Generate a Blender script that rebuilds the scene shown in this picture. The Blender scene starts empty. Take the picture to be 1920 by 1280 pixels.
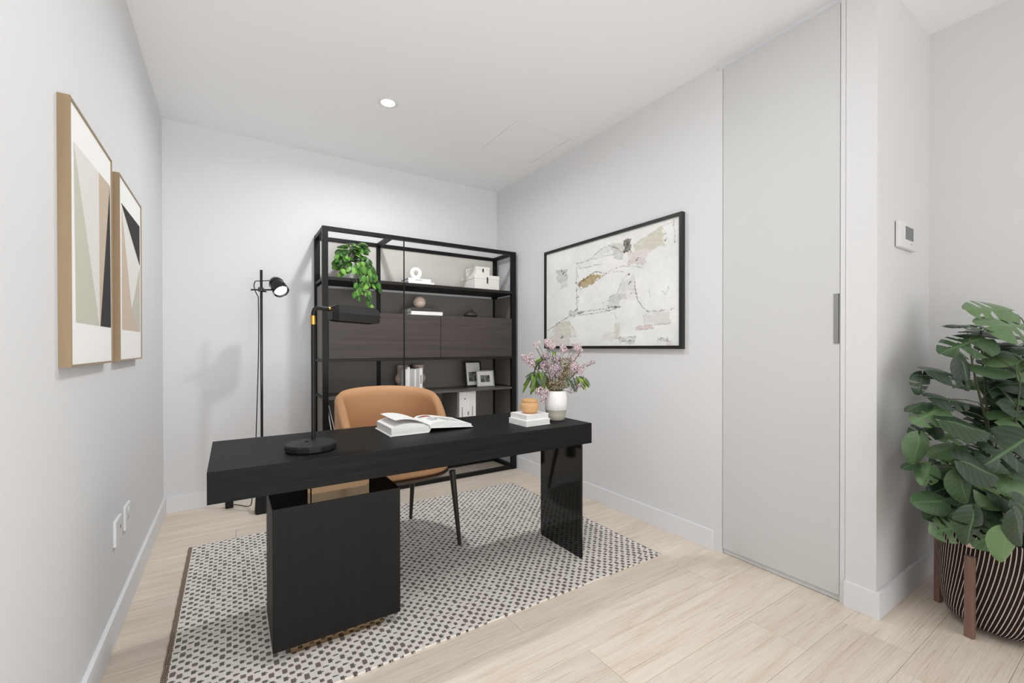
import bpy, bmesh, math, random
import numpy as np
from mathutils import Vector, Matrix, noise
random.seed(7)
rng = np.random.default_rng(5)
scn = bpy.context.scene
COL = scn.collection
PI = math.pi

# ------------------------------------------------------------ camera
F_PX, CY, CAM_H = 815.93, 654.43, 1.1373
CR = Vector((0.8398325, -0.5428444, -0.0011588))
CU = Vector((0.0036593, 0.0035266, 0.9999871))
CF = Vector((0.5428333, 0.8398259, -0.0049481))
CAM = Vector((0, 0, CAM_H))
cam = bpy.data.cameras.new('camera')
cam.sensor_fit = 'HORIZONTAL'; cam.sensor_width = 36.0
cam.lens = F_PX / 1920 * 36.0
cam.shift_y = (CY - 640) / 1920
cam.clip_start = 0.02
cam_o = bpy.data.objects.new('camera', cam); COL.objects.link(cam_o)
cam_o.matrix_world = Matrix(((CR.x, CU.x, -CF.x, CAM.x), (CR.y, CU.y, -CF.y, CAM.y), (CR.z, CU.z, -CF.z, CAM.z), (0, 0, 0, 1)))
scn.camera = cam_o
# ------------------------------------------------------------ world, lamps, exposure
w = bpy.data.worlds.new('world'); scn.world = w; w.use_nodes = True
w.node_tree.nodes['Background'].inputs[0].default_value = (1.0, 0.995, 0.985, 1)
w.node_tree.nodes['Background'].inputs[1].default_value = 2.3
def area(name, loc, size, power, rot=(0, 0, 0), color=(1, .99, .97), size_y=None, shape='DISK', spread=PI):
    l = bpy.data.lights.new(name, 'AREA'); l.shape = 'RECTANGLE' if size_y else shape
    l.size = size; l.energy = power; l.color = color; l.spread = spread
    if size_y: l.size_y = size_y
    o = bpy.data.objects.new(name, l); COL.objects.link(o); o.location = loc; o.rotation_euler = rot
    return o
DOWN = (0.850, 2.772)
COOL = (.955, .98, 1.0)
area('downlight_lamp', (DOWN[0], DOWN[1], 2.672), 0.10, 19, spread=math.radians(170), color=COOL)
area('added_ceiling_fill', (0.85, 0.95, 2.69), 0.8, 14, color=COOL, size_y=.8)  # added area light under the ceiling, out of view, with no fixture
area('soft_fill', (0.3, -0.8, 0.8), 1.4, 20, rot=(math.radians(112), 0, 0), color=COOL, size_y=1.0, spread=math.radians(120))  # unseen fill lamp added behind the camera
scn.view_settings.view_transform = 'Standard'
scn.view_settings.look = 'None'
scn.view_settings.exposure = -0.16
scn.view_settings.gamma = 1.0
scn.view_settings.use_curve_mapping = False
scn.cycles.max_bounces = 10; scn.cycles.diffuse_bounces = 7

# ------------------------------------------------------------ helpers
def W(u, v, ax, val):
    """room point seen at photo position u,v on the plane ax = val"""
    d = CF + CR * ((u - 960) / F_PX) - CU * ((v - CY) / F_PX)
    i = 'xyz'.index(ax)
    return CAM + d * ((val - CAM[i]) / d[i])
def D(u, v, d):
    return CAM + (CF + CR * ((u - 960) / F_PX) - CU * ((v - CY) / F_PX)) * d
def S(r, g, b):
    f = lambda c: (c / 255 / 12.92) if c / 255 <= .04045 else ((c / 255 + .055) / 1.055) ** 2.4
    return (f(r), f(g), f(b), 1)
ORG = {}
def empty(name, loc, label, cat, group=None):
    o = bpy.data.objects.new(name, None); o.empty_display_size = .05
    COL.objects.link(o); o.location = loc; ORG[o] = Vector(loc)
    o['label'] = label; o['category'] = cat
    if group: o['group'] = group
    return o
def link(name, me, parent=None, kind=None, label=None):
    o = bpy.data.objects.new(name, me); COL.objects.link(o)
    if parent is not None:
        o.parent = parent; ORG[o] = ORG[parent]
    else: ORG[o] = Vector((0, 0, 0))
    if kind: o['kind'] = kind
    if label: o['label'] = label
    return o
def obj(name, bm, mats, parent=None, kind=None, label=None, smooth=False, angle=None):
    """a mesh built in room coordinates, linked under its parent"""
    off = ORG[parent] if parent is not None else Vector((0, 0, 0))
    bmesh.ops.recalc_face_normals(bm, faces=bm.faces)
    if off.length: bmesh.ops.translate(bm, verts=bm.verts, vec=-off)
    me = bpy.data.meshes.new(name); bm.to_mesh(me); bm.free()
    for m in (mats if isinstance(mats, (list, tuple)) else [mats]): me.materials.append(m)
    if smooth:
        me.polygons.foreach_set('use_smooth', [True] * len(me.polygons))
        if angle: me.set_sharp_from_angle(angle=math.radians(angle))
    return link(name, me, parent, kind, label)
def thing(o, label, cat, group=None):
    o['label'] = label; o['category'] = cat
    if group: o['group'] = group
    return o
def box(bm, x0, x1, y0, y1, z0, z1, bev=0, M=None, mi=0):
    vs = [bm.verts.new((x, y, z)) for x in (x0, x1) for y in (y0, y1) for z in (z0, z1)]
    fs = [bm.faces.new([vs[i] for i in q]) for q in ((0, 1, 3, 2), (4, 6, 7, 5), (0, 4, 5, 1), (2, 3, 7, 6), (0, 2, 6, 4), (1, 5, 7, 3))]
    for f in fs: f.material_index = mi
    if bev:
        es = list({e for f in fs for e in f.edges})
        r = bmesh.ops.bevel(bm, geom=es, offset=bev, segments=2, affect='EDGES', profile=.6)
        vs = list({v for f in r['faces'] for v in f.verts} | {v for v in vs if v.is_valid})
    if M is not None: bmesh.ops.transform(bm, matrix=M, verts=vs)
    return vs
def B(*a, **k):
    bm = bmesh.new(); box(bm, *a, **k); return bm
def tube(bm, pts, r, n=10, cap=True, mi=0):
    pts = [Vector(p) for p in pts]
    rs = r if isinstance(r, (list, tuple)) else [r] * len(pts)
    rings = []; up = None
    for i, p in enumerate(pts):
        t = (pts[min(i + 1, len(pts) - 1)] - pts[max(i - 1, 0)]).normalized()
        if up is None: up = t.orthogonal().normalized()
        up = (up - t * up.dot(t)).normalized(); s = t.cross(up)
        rings.append([bm.verts.new(p + (up * math.cos(2 * PI * k / n) + s * math.sin(2 * PI * k / n)) * rs[i]) for k in range(n)])
    for a, b in zip(rings, rings[1:]):
        for k in range(n):
            bm.faces.new((a[k], a[(k + 1) % n], b[(k + 1) % n], b[k])).material_index = mi
    if cap:
        bm.faces.new(rings[0][::-1]).material_index = mi; bm.faces.new(rings[-1]).material_index = mi
def T(pts, r, n=10):
    bm = bmesh.new(); tube(bm, pts, r, n); return bm
def lathe(bm, prof, c, n=40, M=None, mi=None):
    """profile of (radius, z), turned about the vertical through c"""
    rings = []; vs = []
    for r, z in prof:
        if r < 1e-6: ring = [bm.verts.new((c[0], c[1], c[2] + z))]
        else: ring = [bm.verts.new((c[0] + r * math.cos(2 * PI * k / n), c[1] + r * math.sin(2 * PI * k / n), c[2] + z)) for k in range(n)]
        rings.append(ring); vs += ring
    for i, (a, b) in enumerate(zip(rings, rings[1:])):
        for k in range(n):
            q = [a[k % len(a)], a[(k + 1) % len(a)], b[(k + 1) % len(b)], b[k % len(b)]]
            q = list(dict.fromkeys(q))
            if len(q) > 2:
                f = bm.faces.new(q)
                if mi: f.material_index = mi[i]
    if M is not None: bmesh.ops.transform(bm, matrix=M, verts=vs)
    return vs
def frame(bm, c, ux, uy, w_, h_, t, d, n_=None):
    """rectangular frame around c in axes ux,uy; bar width t, depth d along n"""
    n_ = ux.cross(uy)
    def bar(a0, a1, b0, b1):
        vs = [bm.verts.new(c + ux * a + uy * b + n_ * e) for a in (a0, a1) for b in (b0, b1) for e in (0, d)]
        for q in ((0, 1, 3, 2), (4, 6, 7, 5), (0, 4, 5, 1), (2, 3, 7, 6), (0, 2, 6, 4), (1, 5, 7, 3)): bm.faces.new([vs[i] for i in q])
    W2, H2 = w_ / 2, h_ / 2
    bar(-W2, -W2 + t, -H2, H2); bar(W2 - t, W2, -H2, H2); bar(-W2 + t, W2 - t, -H2, -H2 + t); bar(-W2 + t, W2 - t, H2 - t, H2)
def bez(a, b, c, d, n=10):
    a, b, c, d = map(Vector, (a, b, c, d)); out = []
    for i in range(n + 1):
        t = i / n; s = 1 - t
        out.append(a * s ** 3 + b * 3 * s * s * t + c * 3 * s * t * t + d * t ** 3)
    return out

# ------------------------------------------------------------ materials
class NT:
    def __init__(s, name):
        s.m = bpy.data.materials.new(name); s.m.use_nodes = True
        s.t = s.m.node_tree; s.p = s.t.nodes['Principled BSDF']
    def n(s, t, **k):
        q = s.t.nodes.new(t)
        for a, v in k.items():
            if a in q.inputs and not hasattr(q, a): q.inputs[a].default_value = v
            else: setattr(q, a, v)
        return q
    def l(s, a, b): s.t.links.new(a, b)
    def math(s, op, a, b=None, c=None):
        q = s.t.nodes.new('ShaderNodeMath'); q.operation = op
        for i, v in enumerate((a, b, c)):
            if v is None: continue
            if isinstance(v, (int, float)): q.inputs[i].default_value = v
            else: s.l(v, q.inputs[i])
        return q.outputs[0]
    def mix(s, fac, a, b):
        q = s.t.nodes.new('ShaderNodeMix'); q.data_type = 'RGBA'
        for i, v in ((0, fac), (6, a), (7, b)):
            if isinstance(v, (int, float)): q.inputs[i].default_value = v
            elif isinstance(v, tuple): q.inputs[i].default_value = v
            else: s.l(v, q.inputs[i])
        return q.outputs[2]
    def ramp(s, x, stops):
        q = s.t.nodes.new('ShaderNodeValToRGB'); e = q.color_ramp.elements
        e[0].position, e[0].color = stops[0]; e[1].position, e[1].color = stops[-1]
        for p_, c_ in stops[1:-1]:
            z = e.new(p_); z.color = c_
        s.l(x, q.inputs[0]); return q.outputs[0]
    def noise(s, vec, scale, detail=3, rough=.5, dist=0):
        q = s.t.nodes.new('ShaderNodeTexNoise')
        for a, v in (('Scale', scale), ('Detail', detail), ('Roughness', rough), ('Distortion', dist)): q.inputs[a].default_value = v
        if vec is not None: s.l(vec, q.inputs['Vector'])
        return q.outputs['Fac']
    def coords(s, which='Object', scale=(1, 1, 1), rand=False):
        c = s.t.nodes.new('ShaderNodeTexCoord').outputs[which]
        if rand:
            oi = s.t.nodes.new('ShaderNodeObjectInfo')
            a = s.n('ShaderNodeVectorMath', operation='MULTIPLY_ADD')
            v = s.n('ShaderNodeCombineXYZ')
            r = oi.outputs['Random']
            s.l(s.math('MULTIPLY', r, 37.0), v.inputs[0]); s.l(s.math('MULTIPLY', r, 91.0), v.inputs[1]); s.l(s.math('MULTIPLY', r, 53.0), v.inputs[2])
            a.inputs[1].default_value = (1, 1, 1); s.l(c, a.inputs[0]); s.l(v.outputs[0], a.inputs[2]); c = a.outputs[0]
        mp = s.t.nodes.new('ShaderNodeMapping'); mp.inputs['Scale'].default_value = scale
        s.l(c, mp.inputs[0]); return mp.outputs[0]
    def bump(s, h, strength=.2, dist=.001):
        b = s.t.nodes.new('ShaderNodeBump'); b.inputs['Strength'].default_value = strength; b.inputs['Distance'].default_value = dist
        s.l(h, b.inputs['Height']); s.l(b.outputs[0], s.p.inputs['Normal'])
    def set(s, color=None, rough=None, metal=None, spec=None, coat=None, sub=None):
        for k, v in (('Base Color', color), ('Roughness', rough), ('Metallic', metal), ('Specular IOR Level', spec), ('Coat Weight', coat)):
            if v is None: continue
            if isinstance(v, (int, float, tuple)): s.p.inputs[k].default_value = v
            else: s.l(v, s.p.inputs[k])
        return s
def plain(name, c, rough=.5, metal=0., spec=.5, var=.06, scale=40, bump=.05, coat=None):
    t = NT(name); v = t.coords()
    n_ = t.noise(v, scale, 3)
    dark = tuple(x * (1 - var) for x in c[:3]) + (1,); lite = tuple(min(1, x * (1 + var)) for x in c[:3]) + (1,)
    t.set(t.mix(n_, dark, lite), rough, metal, spec, coat)
    if bump: t.bump(n_, bump, .0006)
    return t.m
def wood(name, c0, c1, axis='x', rough=.45, spec=.4, scale=1.0, bump=.25):
    t = NT(name)
    sc = {'x': (1.2, 38, 38), 'z': (38, 38, 1.2), 'y': (38, 1.2, 38)}[axis]
    v = t.coords(scale=tuple(k * scale for k in sc))
    a = t.noise(v, 1.6, 5, .62, .6)
    b = t.noise(t.coords(scale=tuple(k * scale * 3 for k in sc)), 2.0, 3, .7)
    f = t.math('MULTIPLY_ADD', a, .7, t.math('MULTIPLY', b, .3))
    t.set(t.ramp(f, [(.32, c0), (.7, c1)]), rough, 0, spec); t.bump(f, bump, .0008)
    return t.m
M = {}
M['wall'] = plain('wall_paint', S(224, 224, 225), .75, spec=.2, var=.008, scale=30, bump=.02)
M['ceiling'] = plain('ceiling_paint', S(246, 246, 246), .85, spec=.1, var=.006, scale=30, bump=.02)
M['trim'] = plain('trim_paint', S(231, 231, 234), .45, spec=.35, var=.006, bump=.01)
M['door'] = plain('door_paint', S(211, 211, 211), .5, spec=.3, var=.006, bump=.01)
M['reveal'] = plain('reveal_paint', S(212, 214, 217), .6, bump=0)
M['gap'] = plain('gap_grey', S(120, 120, 122), .8, bump=0)  # grey of the floor base between the planks
M['steel'] = plain('brushed_steel', S(172, 172, 170), .35, .9, var=.08, scale=80)
M['black_wood'] = wood('black_ash', S(18, 18, 18), S(36, 35, 34), 'x', .5, .10, 1.0, .08)
M['black_wood_v'] = wood('black_ash_upright', S(26, 26, 25), S(34, 33, 32), 'z', .5, .13, 1.0, .05)
M['lacquer'] = plain('black_lacquer', S(22, 21, 19), .06, spec=.5, var=.02, bump=0)
M['bronze_mirror'] = plain('bronze_mirror', S(158, 137, 112), .08, 1.0, var=.02, bump=0)
M['black_metal'] = plain('black_metal', S(19, 18, 17), .45, 0, .25, var=.1)
M['black_satin'] = plain('black_satin', S(30, 29, 28), .5, 0, .25, var=.05)
M['black_gloss'] = plain('black_gloss', S(16, 16, 16), .15, 0, .5, var=.02, bump=0)
M['brass'] = plain('brass', S(214, 160, 84), .28, 1.0, var=.05)
M['cabinet'] = wood('dark_oak_veneer', S(66, 59, 57), S(84, 77, 74), 'x', .5, .25, .55, .06)
M['dark_panel'] = plain('dark_panel', S(126, 121, 116), .55, 0, .3, var=.03)
M['shelf'] = wood('dark_shelf', S(84, 79, 76), S(102, 97, 94), 'x', .38, .45, .6, .1)
M['shelf_black'] = wood('black_shelf', S(24, 22, 20), S(40, 36, 33), 'x', .5, .3, .6, .1)
M['light_panel'] = plain('pale_panel', S(204, 200, 194), .7, 0, .2, var=.015)
M['leather'] = plain('tan_leather', S(186, 142, 103), .62, 0, .3, var=.05, scale=220, bump=.15)
M['chair_shell'] = plain('brown_shell', S(92, 78, 66), .5, 0, .3, var=.05)
M['dark_wood'] = wood('dark_legs', S(30, 24, 20), S(52, 43, 36), 'z', .4, .45)
M['white_paper'] = plain('white_cover', S(238, 237, 236), .5, 0, .3, var=.01, bump=.01)
M['page_edge'] = wood('page_edges', S(206, 205, 203), S(240, 239, 236), 'x', .8, .1, 3.0, .3)
M['grey_cover'] = plain('grey_cover', S(186, 184, 182), .55, var=.02)
M['charcoal'] = plain('charcoal_cover', S(58, 55, 53), .55, var=.03)
M['ink'] = plain('ink', S(84, 82, 82), .7, bump=0)
M['ink_light'] = plain('light_ink', S(150, 150, 154), .7, bump=0)
M['red_print'] = plain('red_print', S(168, 78, 76), .5, var=.4, scale=120, bump=0)
M['ceramic_white'] = plain('white_ceramic', S(240, 239, 236), .35, 0, .4, var=.012)
M['ceramic_raw'] = plain('raw_clay', S(190, 184, 172), .8, 0, .2, var=.05, scale=160)
M['terracotta'] = plain('tan_wood_jar', S(206, 162, 116), .6, 0, .25, var=.05, scale=90)
M['pink_clay'] = plain('pink_clay', S(205, 184, 172), .75, 0, .2, var=.03, scale=120)
M['black_clay'] = plain('black_clay', S(52, 49, 46), .4, 0, .4, var=.06)
M['canvas_box'] = plain('white_canvas_box', S(236, 233, 227), .8, 0, .15, var=.02, scale=200, bump=.1)
M['tab'] = plain('black_tab', S(34, 32, 30), .6)
M['bronze_frame'] = wood('gilt_frame', S(138, 117, 90), S(156, 134, 104), 'z', .35, .45, .4, .03)
M['mat_board'] = plain('mat_board', S(246, 245, 242), .8, 0, .1, var=.005, bump=.01)
M['frame_black'] = plain('black_frame', S(32, 31, 30), .45, 0, .4)
M['plastic'] = plain('white_plastic', S(228, 228, 229), .35, 0, .4, var=.004, bump=0)
M['screen'] = plain('lcd_screen', S(92, 98, 100), .2, 0, .5, var=.06, scale=8, bump=0)
M['socket'] = plain('socket_dark', S(90, 90, 92), .6, bump=0)
M['walnut'] = wood('walnut_legs', S(112, 86, 77), S(146, 117, 106), 'z', .5, .3, .8, .15)
M['soil'] = plain('soil', S(44, 36, 30), .95, 0, .1, var=.5, scale=90, bump=.8)
M['stem'] = plain('green_stem', S(70, 76, 52), .6, var=.15)
M['twig'] = plain('brown_twig', S(104, 92, 62), .7, var=.2)
def emit(name, c, s):
    m = bpy.data.materials.new(name); m.use_nodes = True; t = m.node_tree
    t.nodes.remove(t.nodes['Principled BSDF']); e = t.nodes.new('ShaderNodeEmission')
    e.inputs[0].default_value = c; e.inputs[1].default_value = s
    t.links.new(e.outputs[0], t.nodes['Material Output'].inputs[0]); return m
M['lamp_glow'] = emit('lamp_glow', (1, .98, .95, 1), 6)

def plank_mat():
    t = NT('limed_oak')
    v = t.coords(scale=(1, 1, 1), rand=True)
    st = t.n('ShaderNodeMapping'); st.inputs['Scale'].default_value = (.9, 10, 10); t.l(v, st.inputs[0])
    big = t.noise(st.outputs[0], 1.5, 4, .55, 1.4)
    st2 = t.n('ShaderNodeMapping'); st2.inputs['Scale'].default_value = (2.0, 150, 150); t.l(v, st2.inputs[0])
    fine = t.noise(st2.outputs[0], 1.6, 4, .65, .4)
    rings = t.math('FRACT', t.math('MULTIPLY', big, 15.0))
    lime = t.ramp(rings, [(0, (1, 1, 1, 1)), (.09, (.1, .1, .1, 1)), (.5, (0, 0, 0, 1)), (.9, (0, 0, 0, 1)), (1, (.6, .6, .6, 1))])
    base = t.ramp(t.math('ADD', t.math('MULTIPLY', big, .6), t.math('MULTIPLY', fine, .4)),
                  [(.30, S(206, 188, 168)), (.5, S(224, 210, 193)), (.72, S(235, 224, 210))])
    limed = t.mix(t.math('MULTIPLY', lime, .40), base, S(243, 236, 226))
    pores = t.ramp(fine, [(.33, (1, 1, 1, 1)), (.41, (0, 0, 0, 1)), (1, (0, 0, 0, 1))])
    c = t.mix(t.math('MULTIPLY', pores, .42), limed, S(158, 136, 116))
    oi = t.n('ShaderNodeObjectInfo')
    hsv = t.n('ShaderNodeHueSaturation'); t.l(c, hsv.inputs['Color'])
    t.l(t.math('MULTIPLY_ADD', oi.outputs['Random'], .10, .95), hsv.inputs['Value'])
    hsv.inputs['Saturation'].default_value = .92
    t.set(hsv.outputs[0], .5, 0, .35); t.bump(fine, .18, .0006)
    return t.m
M['plank'] = plank_mat()

def rug_mat():
    t = NT('rug_weave')
    c = t.n('ShaderNodeTexCoord').outputs['Object']
    sx = t.n('ShaderNodeSeparateXYZ'); t.l(c, sx.inputs[0]); x, y = sx.outputs[0], sx.outputs[1]
    wob = t.math('MULTIPLY', t.math('SUBTRACT', t.noise(c, 9, 2), .5), .010)
    cx = t.math('DIVIDE', t.math('ADD', x, 10), .0205)
    ci = t.math('FLOOR', cx); fx = t.math('SUBTRACT', cx, ci)
    cy = t.math('ADD', t.math('DIVIDE', t.math('ADD', t.math('ADD', y, 10), wob), .0425), t.math('MULTIPLY', ci, .535))
    ri = t.math('FLOOR', cy); fy = t.math('ABSOLUTE', t.math('SUBTRACT', t.math('SUBTRACT', cy, ri), .5))
    cmb = t.n('ShaderNodeCombineXYZ'); t.l(ci, cmb.inputs[0]); t.l(ri, cmb.inputs[1])
    wn = t.n('ShaderNodeTexWhiteNoise', noise_dimensions='2D'); t.l(cmb.outputs[0], wn.inputs['Vector']); rnd = wn.outputs['Value']
    wave = t.math('SINE', t.math('ADD', t.math('MULTIPLY', ci, 2.1), t.math('MULTIPLY', ri, 1.3)))
    jit = t.math('MULTIPLY', t.math('SUBTRACT', t.noise(c, 420, 1), .5), .22)
    half = t.math('ADD', jit, t.math('ADD', t.math('MULTIPLY_ADD', rnd, .14, .132), t.math('MULTIPLY', wave, .075)))
    # block and the thin weft line that runs on from it
    inx = t.math('MULTIPLY', t.math('GREATER_THAN', fx, .07), t.math('LESS_THAN', fx, t.math('ADD', t.math('MULTIPLY_ADD', rnd, .2, .66), t.math('MULTIPLY', jit, .9))))
    blk = t.math('MULTIPLY', inx, t.math('LESS_THAN', fy, half))
    thin = t.math('MULTIPLY', t.math('LESS_THAN', fy, .062), t.math('GREATER_THAN', t.noise(c, 90, 1), .45))
    dark = t.math('MAXIMUM', blk, thin)
    # weft hatch inside the dark blocks
    hatch = t.math('SINE', t.math('MULTIPLY', t.math('ADD', y, t.math('MULTIPLY', x, .35)), 2 * PI / .0042))
    hm = t.math('MULTIPLY_ADD', t.math('GREATER_THAN', hatch, .35), -.35, 1.0)
    dm = t.math('MULTIPLY', dark, hm)
    tone = t.noise(c, 45, 2)
    light = t.mix(tone, S(224, 217, 209), S(247, 242, 236))
    dk = t.mix(rnd, S(48, 41, 35), S(92, 82, 73))
    # cream weft lines between the rows
    t.set(t.mix(dm, light, dk), .95, 0, .08)
    hh = t.math('ADD', t.math('MULTIPLY', hatch, .25), t.math('SINE', t.math('MULTIPLY', x, 2 * PI / .0051)))
    t.bump(hh, .35, .0008)
    return t.m
M['rug'] = rug_mat()
def cord_mat():
    t = NT('selvage_cord'); c = t.n('ShaderNodeTexCoord').outputs['Object']
    sx = t.n('ShaderNodeSeparateXYZ'); t.l(c, sx.inputs[0])
    h = t.math('SINE', t.math('MULTIPLY', t.math('ADD', sx.outputs[1], t.math('MULTIPLY', sx.outputs[0], 2.5)), 2 * PI / .011))
    t.set(t.mix(t.math('GREATER_THAN', h, .1), S(92, 76, 64), S(206, 188, 170)), .9, 0, .1); t.bump(h, .5, .001)
    return t.m
M['cord'] = cord_mat()
def leaf_mat(name, dark, mid, lite, rough=.42, vein=.5, uvv=True):
    t = NT(name); oi = t.n('ShaderNodeObjectInfo')
    r = oi.outputs['Random']
    base = t.ramp(r, [(0, dark), (.6, mid), (1, lite)])
    uv = t.n('ShaderNodeUVMap'); sx = t.n('ShaderNodeSeparateXYZ'); t.l(uv.outputs[0], sx.inputs[0])
    aw = t.math('ABSOLUTE', t.math('SUBTRACT', sx.outputs[0], .5))
    mid_v = t.math('SUBTRACT', 1, t.math('MINIMUM', t.math('MULTIPLY', aw, 22), 1))
    side = t.math('FRACT', t.math('MULTIPLY', t.math('SUBTRACT', sx.outputs[1], t.math('MULTIPLY', aw, .55)), 7))
    sv = t.math('SUBTRACT', 1, t.math('MINIMUM', t.math('MULTIPLY', t.math('ABSOLUTE', t.math('SUBTRACT', side, .5)), 9), 1))
    v = t.math('MAXIMUM', mid_v, t.math('MULTIPLY', sv, .35))
    n_ = t.noise(t.coords(), 28, 2)
    c = t.mix(t.math('MULTIPLY', v, vein), t.mix(t.math('MULTIPLY', n_, .5), base, dark), lite)
    geo = t.n('ShaderNodeNewGeometry')
    c2 = t.mix(geo.outputs['Backfacing'], c, t.mix(.45, base, dark))
    t.set(c2, rough, 0, .4); t.bump(t.math('ADD', v, t.math('MULTIPLY', n_, .3)), .25, .001)
    return t.m
M['monstera'] = leaf_mat('monstera_leaf', S(34, 50, 37), S(58, 82, 56), S(122, 154, 104), .34)
M['pothos'] = leaf_mat('pothos_leaf', S(30, 62, 22), S(66, 118, 38), S(136, 186, 84), .4)
M['spray'] = leaf_mat('spray_leaf', S(60, 84, 34), S(112, 144, 50), S(178, 196, 92), .45, .3)
M['eucalypt'] = leaf_mat('dark_spray_leaf', S(58, 70, 60), S(84, 98, 78), S(124, 136, 104), .5, .3)
def petal_mat(name, a, b, c):
    t = NT(name); v = t.coords(); wn = t.n('ShaderNodeTexVoronoi'); wn.inputs['Scale'].default_value = 260; t.l(v, wn.inputs['Vector'])
    sx = t.n('ShaderNodeSeparateColor'); t.l(wn.outputs['Color'], sx.inputs[0])
    t.set(t.ramp(sx.outputs[0], [(0, a), (.5, b), (1, c)]), .7, 0, .15); return t.m
M['petal'] = petal_mat('pink_petals', S(168, 142, 150), S(222, 202, 205), S(245, 234, 233))
M['petal_mauve'] = petal_mat('mauve_petals', S(128, 106, 118), S(188, 166, 174), S(232, 218, 220))
M['bud'] = petal_mat('olive_buds', S(92, 84, 50), S(140, 128, 84), S(206, 190, 176))
def pot_mat():
    t = NT('woven_pot'); c = t.n('ShaderNodeTexCoord').outputs['UV']
    sx = t.n('ShaderNodeSeparateXYZ'); t.l(c, sx.inputs[0]); u, v = sx.outputs[0], sx.outputs[1]
    # slanted rope stripes: u runs round the pot, v up the wall
    k = t.math('ADD', t.math('MULTIPLY', u, 86), t.math('MULTIPLY', t.math('POWER', t.math('SUBTRACT', 1, v), 1.6), 6.7))
    k = t.math('FRACT', k)
    rope = t.math('SINE', t.math('MULTIPLY', v, 2 * PI * 66))
    hw = t.math('MULTIPLY_ADD', rope, .025, .115)
    st = t.math('LESS_THAN', t.math('ABSOLUTE', t.math('SUBTRACT', k, .5)), hw)
    n_ = t.noise(c, 300, 2)
    t.set(t.mix(st, t.mix(n_, S(34, 26, 23), S(58, 46, 40)), t.mix(n_, S(196, 184, 172), S(236, 226, 216))), .9, 0, .1)
    t.bump(t.math('ADD', t.math('MULTIPLY', st, .6), t.math('MULTIPLY', rope, .4)), .6, .002)
    return t.m
M['pot_weave'] = pot_mat()
def attr_mat(name, rough=.75):
    t = NT(name); a = t.n('ShaderNodeVertexColor'); a.layer_name = 'paint'
    t.set(a.outputs[0], rough, 0, .2); t.bump(t.noise(t.coords(), 160, 4), .3, .0006); return t.m
M['painting'] = attr_mat('painted_canvas')

# ------------------------------------------------------------ the room
LX, BY, RX, Y1, R2, CZ = -0.39, 3.793, 2.269, 0.700, 2.950, 2.70
RY = -2.5
def struct(name, bm, m): return obj(name, bm, m, None, 'structure')
# floor with individual planks along X
fl = struct('floor', B(LX - .1, R2 + .1, RY, BY + .1, -.03, -.004), M['gap'])
row_h = .2228; y = .766 - row_h * 15
ends_known = {.766: 1.807, .543: 2.118, .989: None, 1.212: 1.954}
pm_cache = {}
r_i = 0
while y < BY:
    y0, y1 = y, min(y + row_h, BY + .02)
    key = next((k for k in ends_known if abs(k - y0) < .02), None)
    xk = ends_known.get(key) if key else None
    L = 1.9
    x = (xk - L * 2) if xk else LX - random.uniform(.2, 1.7)
    while x < LX - 2: x += .3
    if xk:
        x = xk - L
        while x > LX: x -= L
    while x < R2 + .05:
        x1 = x + L
        a, b = max(x, LX), min(x1, R2 + .05)
        if b - a > .02 and not (a > RX and y0 > Y1 + .05):
            if y0 > Y1 - .1: b = min(b, RX + .02)
            ln = round(b - a, 3); g = .0005
            bm = B(g, ln - g, g, y1 - y0 - g, -.006, 0, bev=.0008)
            o = obj('plank', bm, M['plank'], fl); o.location = (a, y0, 0)
        x = x1
    y += row_h; r_i += 1
# walls
bm = B(LX - .12, LX, RY, BY + .12, 0, CZ + .1); struct('wall_left', bm, M['wall'])
bm = B(LX, RX + .12, BY, BY + .12, 0, CZ + .1); struct('wall_back', bm, M['wall'])
DY0, DY1, DZ0, DZ1 = .833, 1.379, .030, 2.650
SLOT0, SLOT1, SLZ = .800, 1.416, 2.662
bm = bmesh.new()
box(bm, RX, RX + .14, SLOT1, BY, 0, CZ + .1)
box(bm, RX, RX + .14, DY1 + .003, SLOT1, 0, SLZ)
box(bm, RX, RX + .14, SLOT0, DY0 - .003, 0, SLZ)
box(bm, RX, RX + .14, Y1, SLOT0, 0, CZ + .1)
box(bm, RX + .045, RX + .14, DY0 - .003, DY1 + .003, 0, CZ + .1)
box(bm, RX + .032, RX + .14, SLOT0, SLOT1, SLZ, CZ + .1)
struct('wall_right', bm, M['wall'])
bm = B(RX + .14, R2 + .12, Y1, Y1 + .12, 0, CZ + .1); struct('wall_return', bm, M['wall'])
bm = B(R2, R2 + .12, RY, Y1, 0, CZ + .1); struct('wall_hall', bm, M['wall'])
# ceiling with the recessed access panel and the downlight hole
HX0, HX1, HY0, HY1 = 1.666, 2.152, 2.512, 3.020
bm = bmesh.new()
def slab(x0, x1, y0, y1): box(bm, x0, x1, y0, y1, CZ, CZ + .1)
slab(LX, HX0, RY, BY); slab(HX1, R2, RY, BY); slab(HX0, HX1, RY, HY0); slab(HX0, HX1, HY1, BY)
struct('ceiling', bm, M['ceiling'])
g = .0042
bm = B(HX0 + g, HX1 - g, HY0 + g, HY1 - g, CZ + .0004, CZ + .08); tp = struct('trim_1', bm, M['ceiling'])
obj('push_catch', T([(1.70, 2.62, CZ + .002), (1.70, 2.62, CZ - .0008)], .003, 10), M['reveal'], tp)
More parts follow.
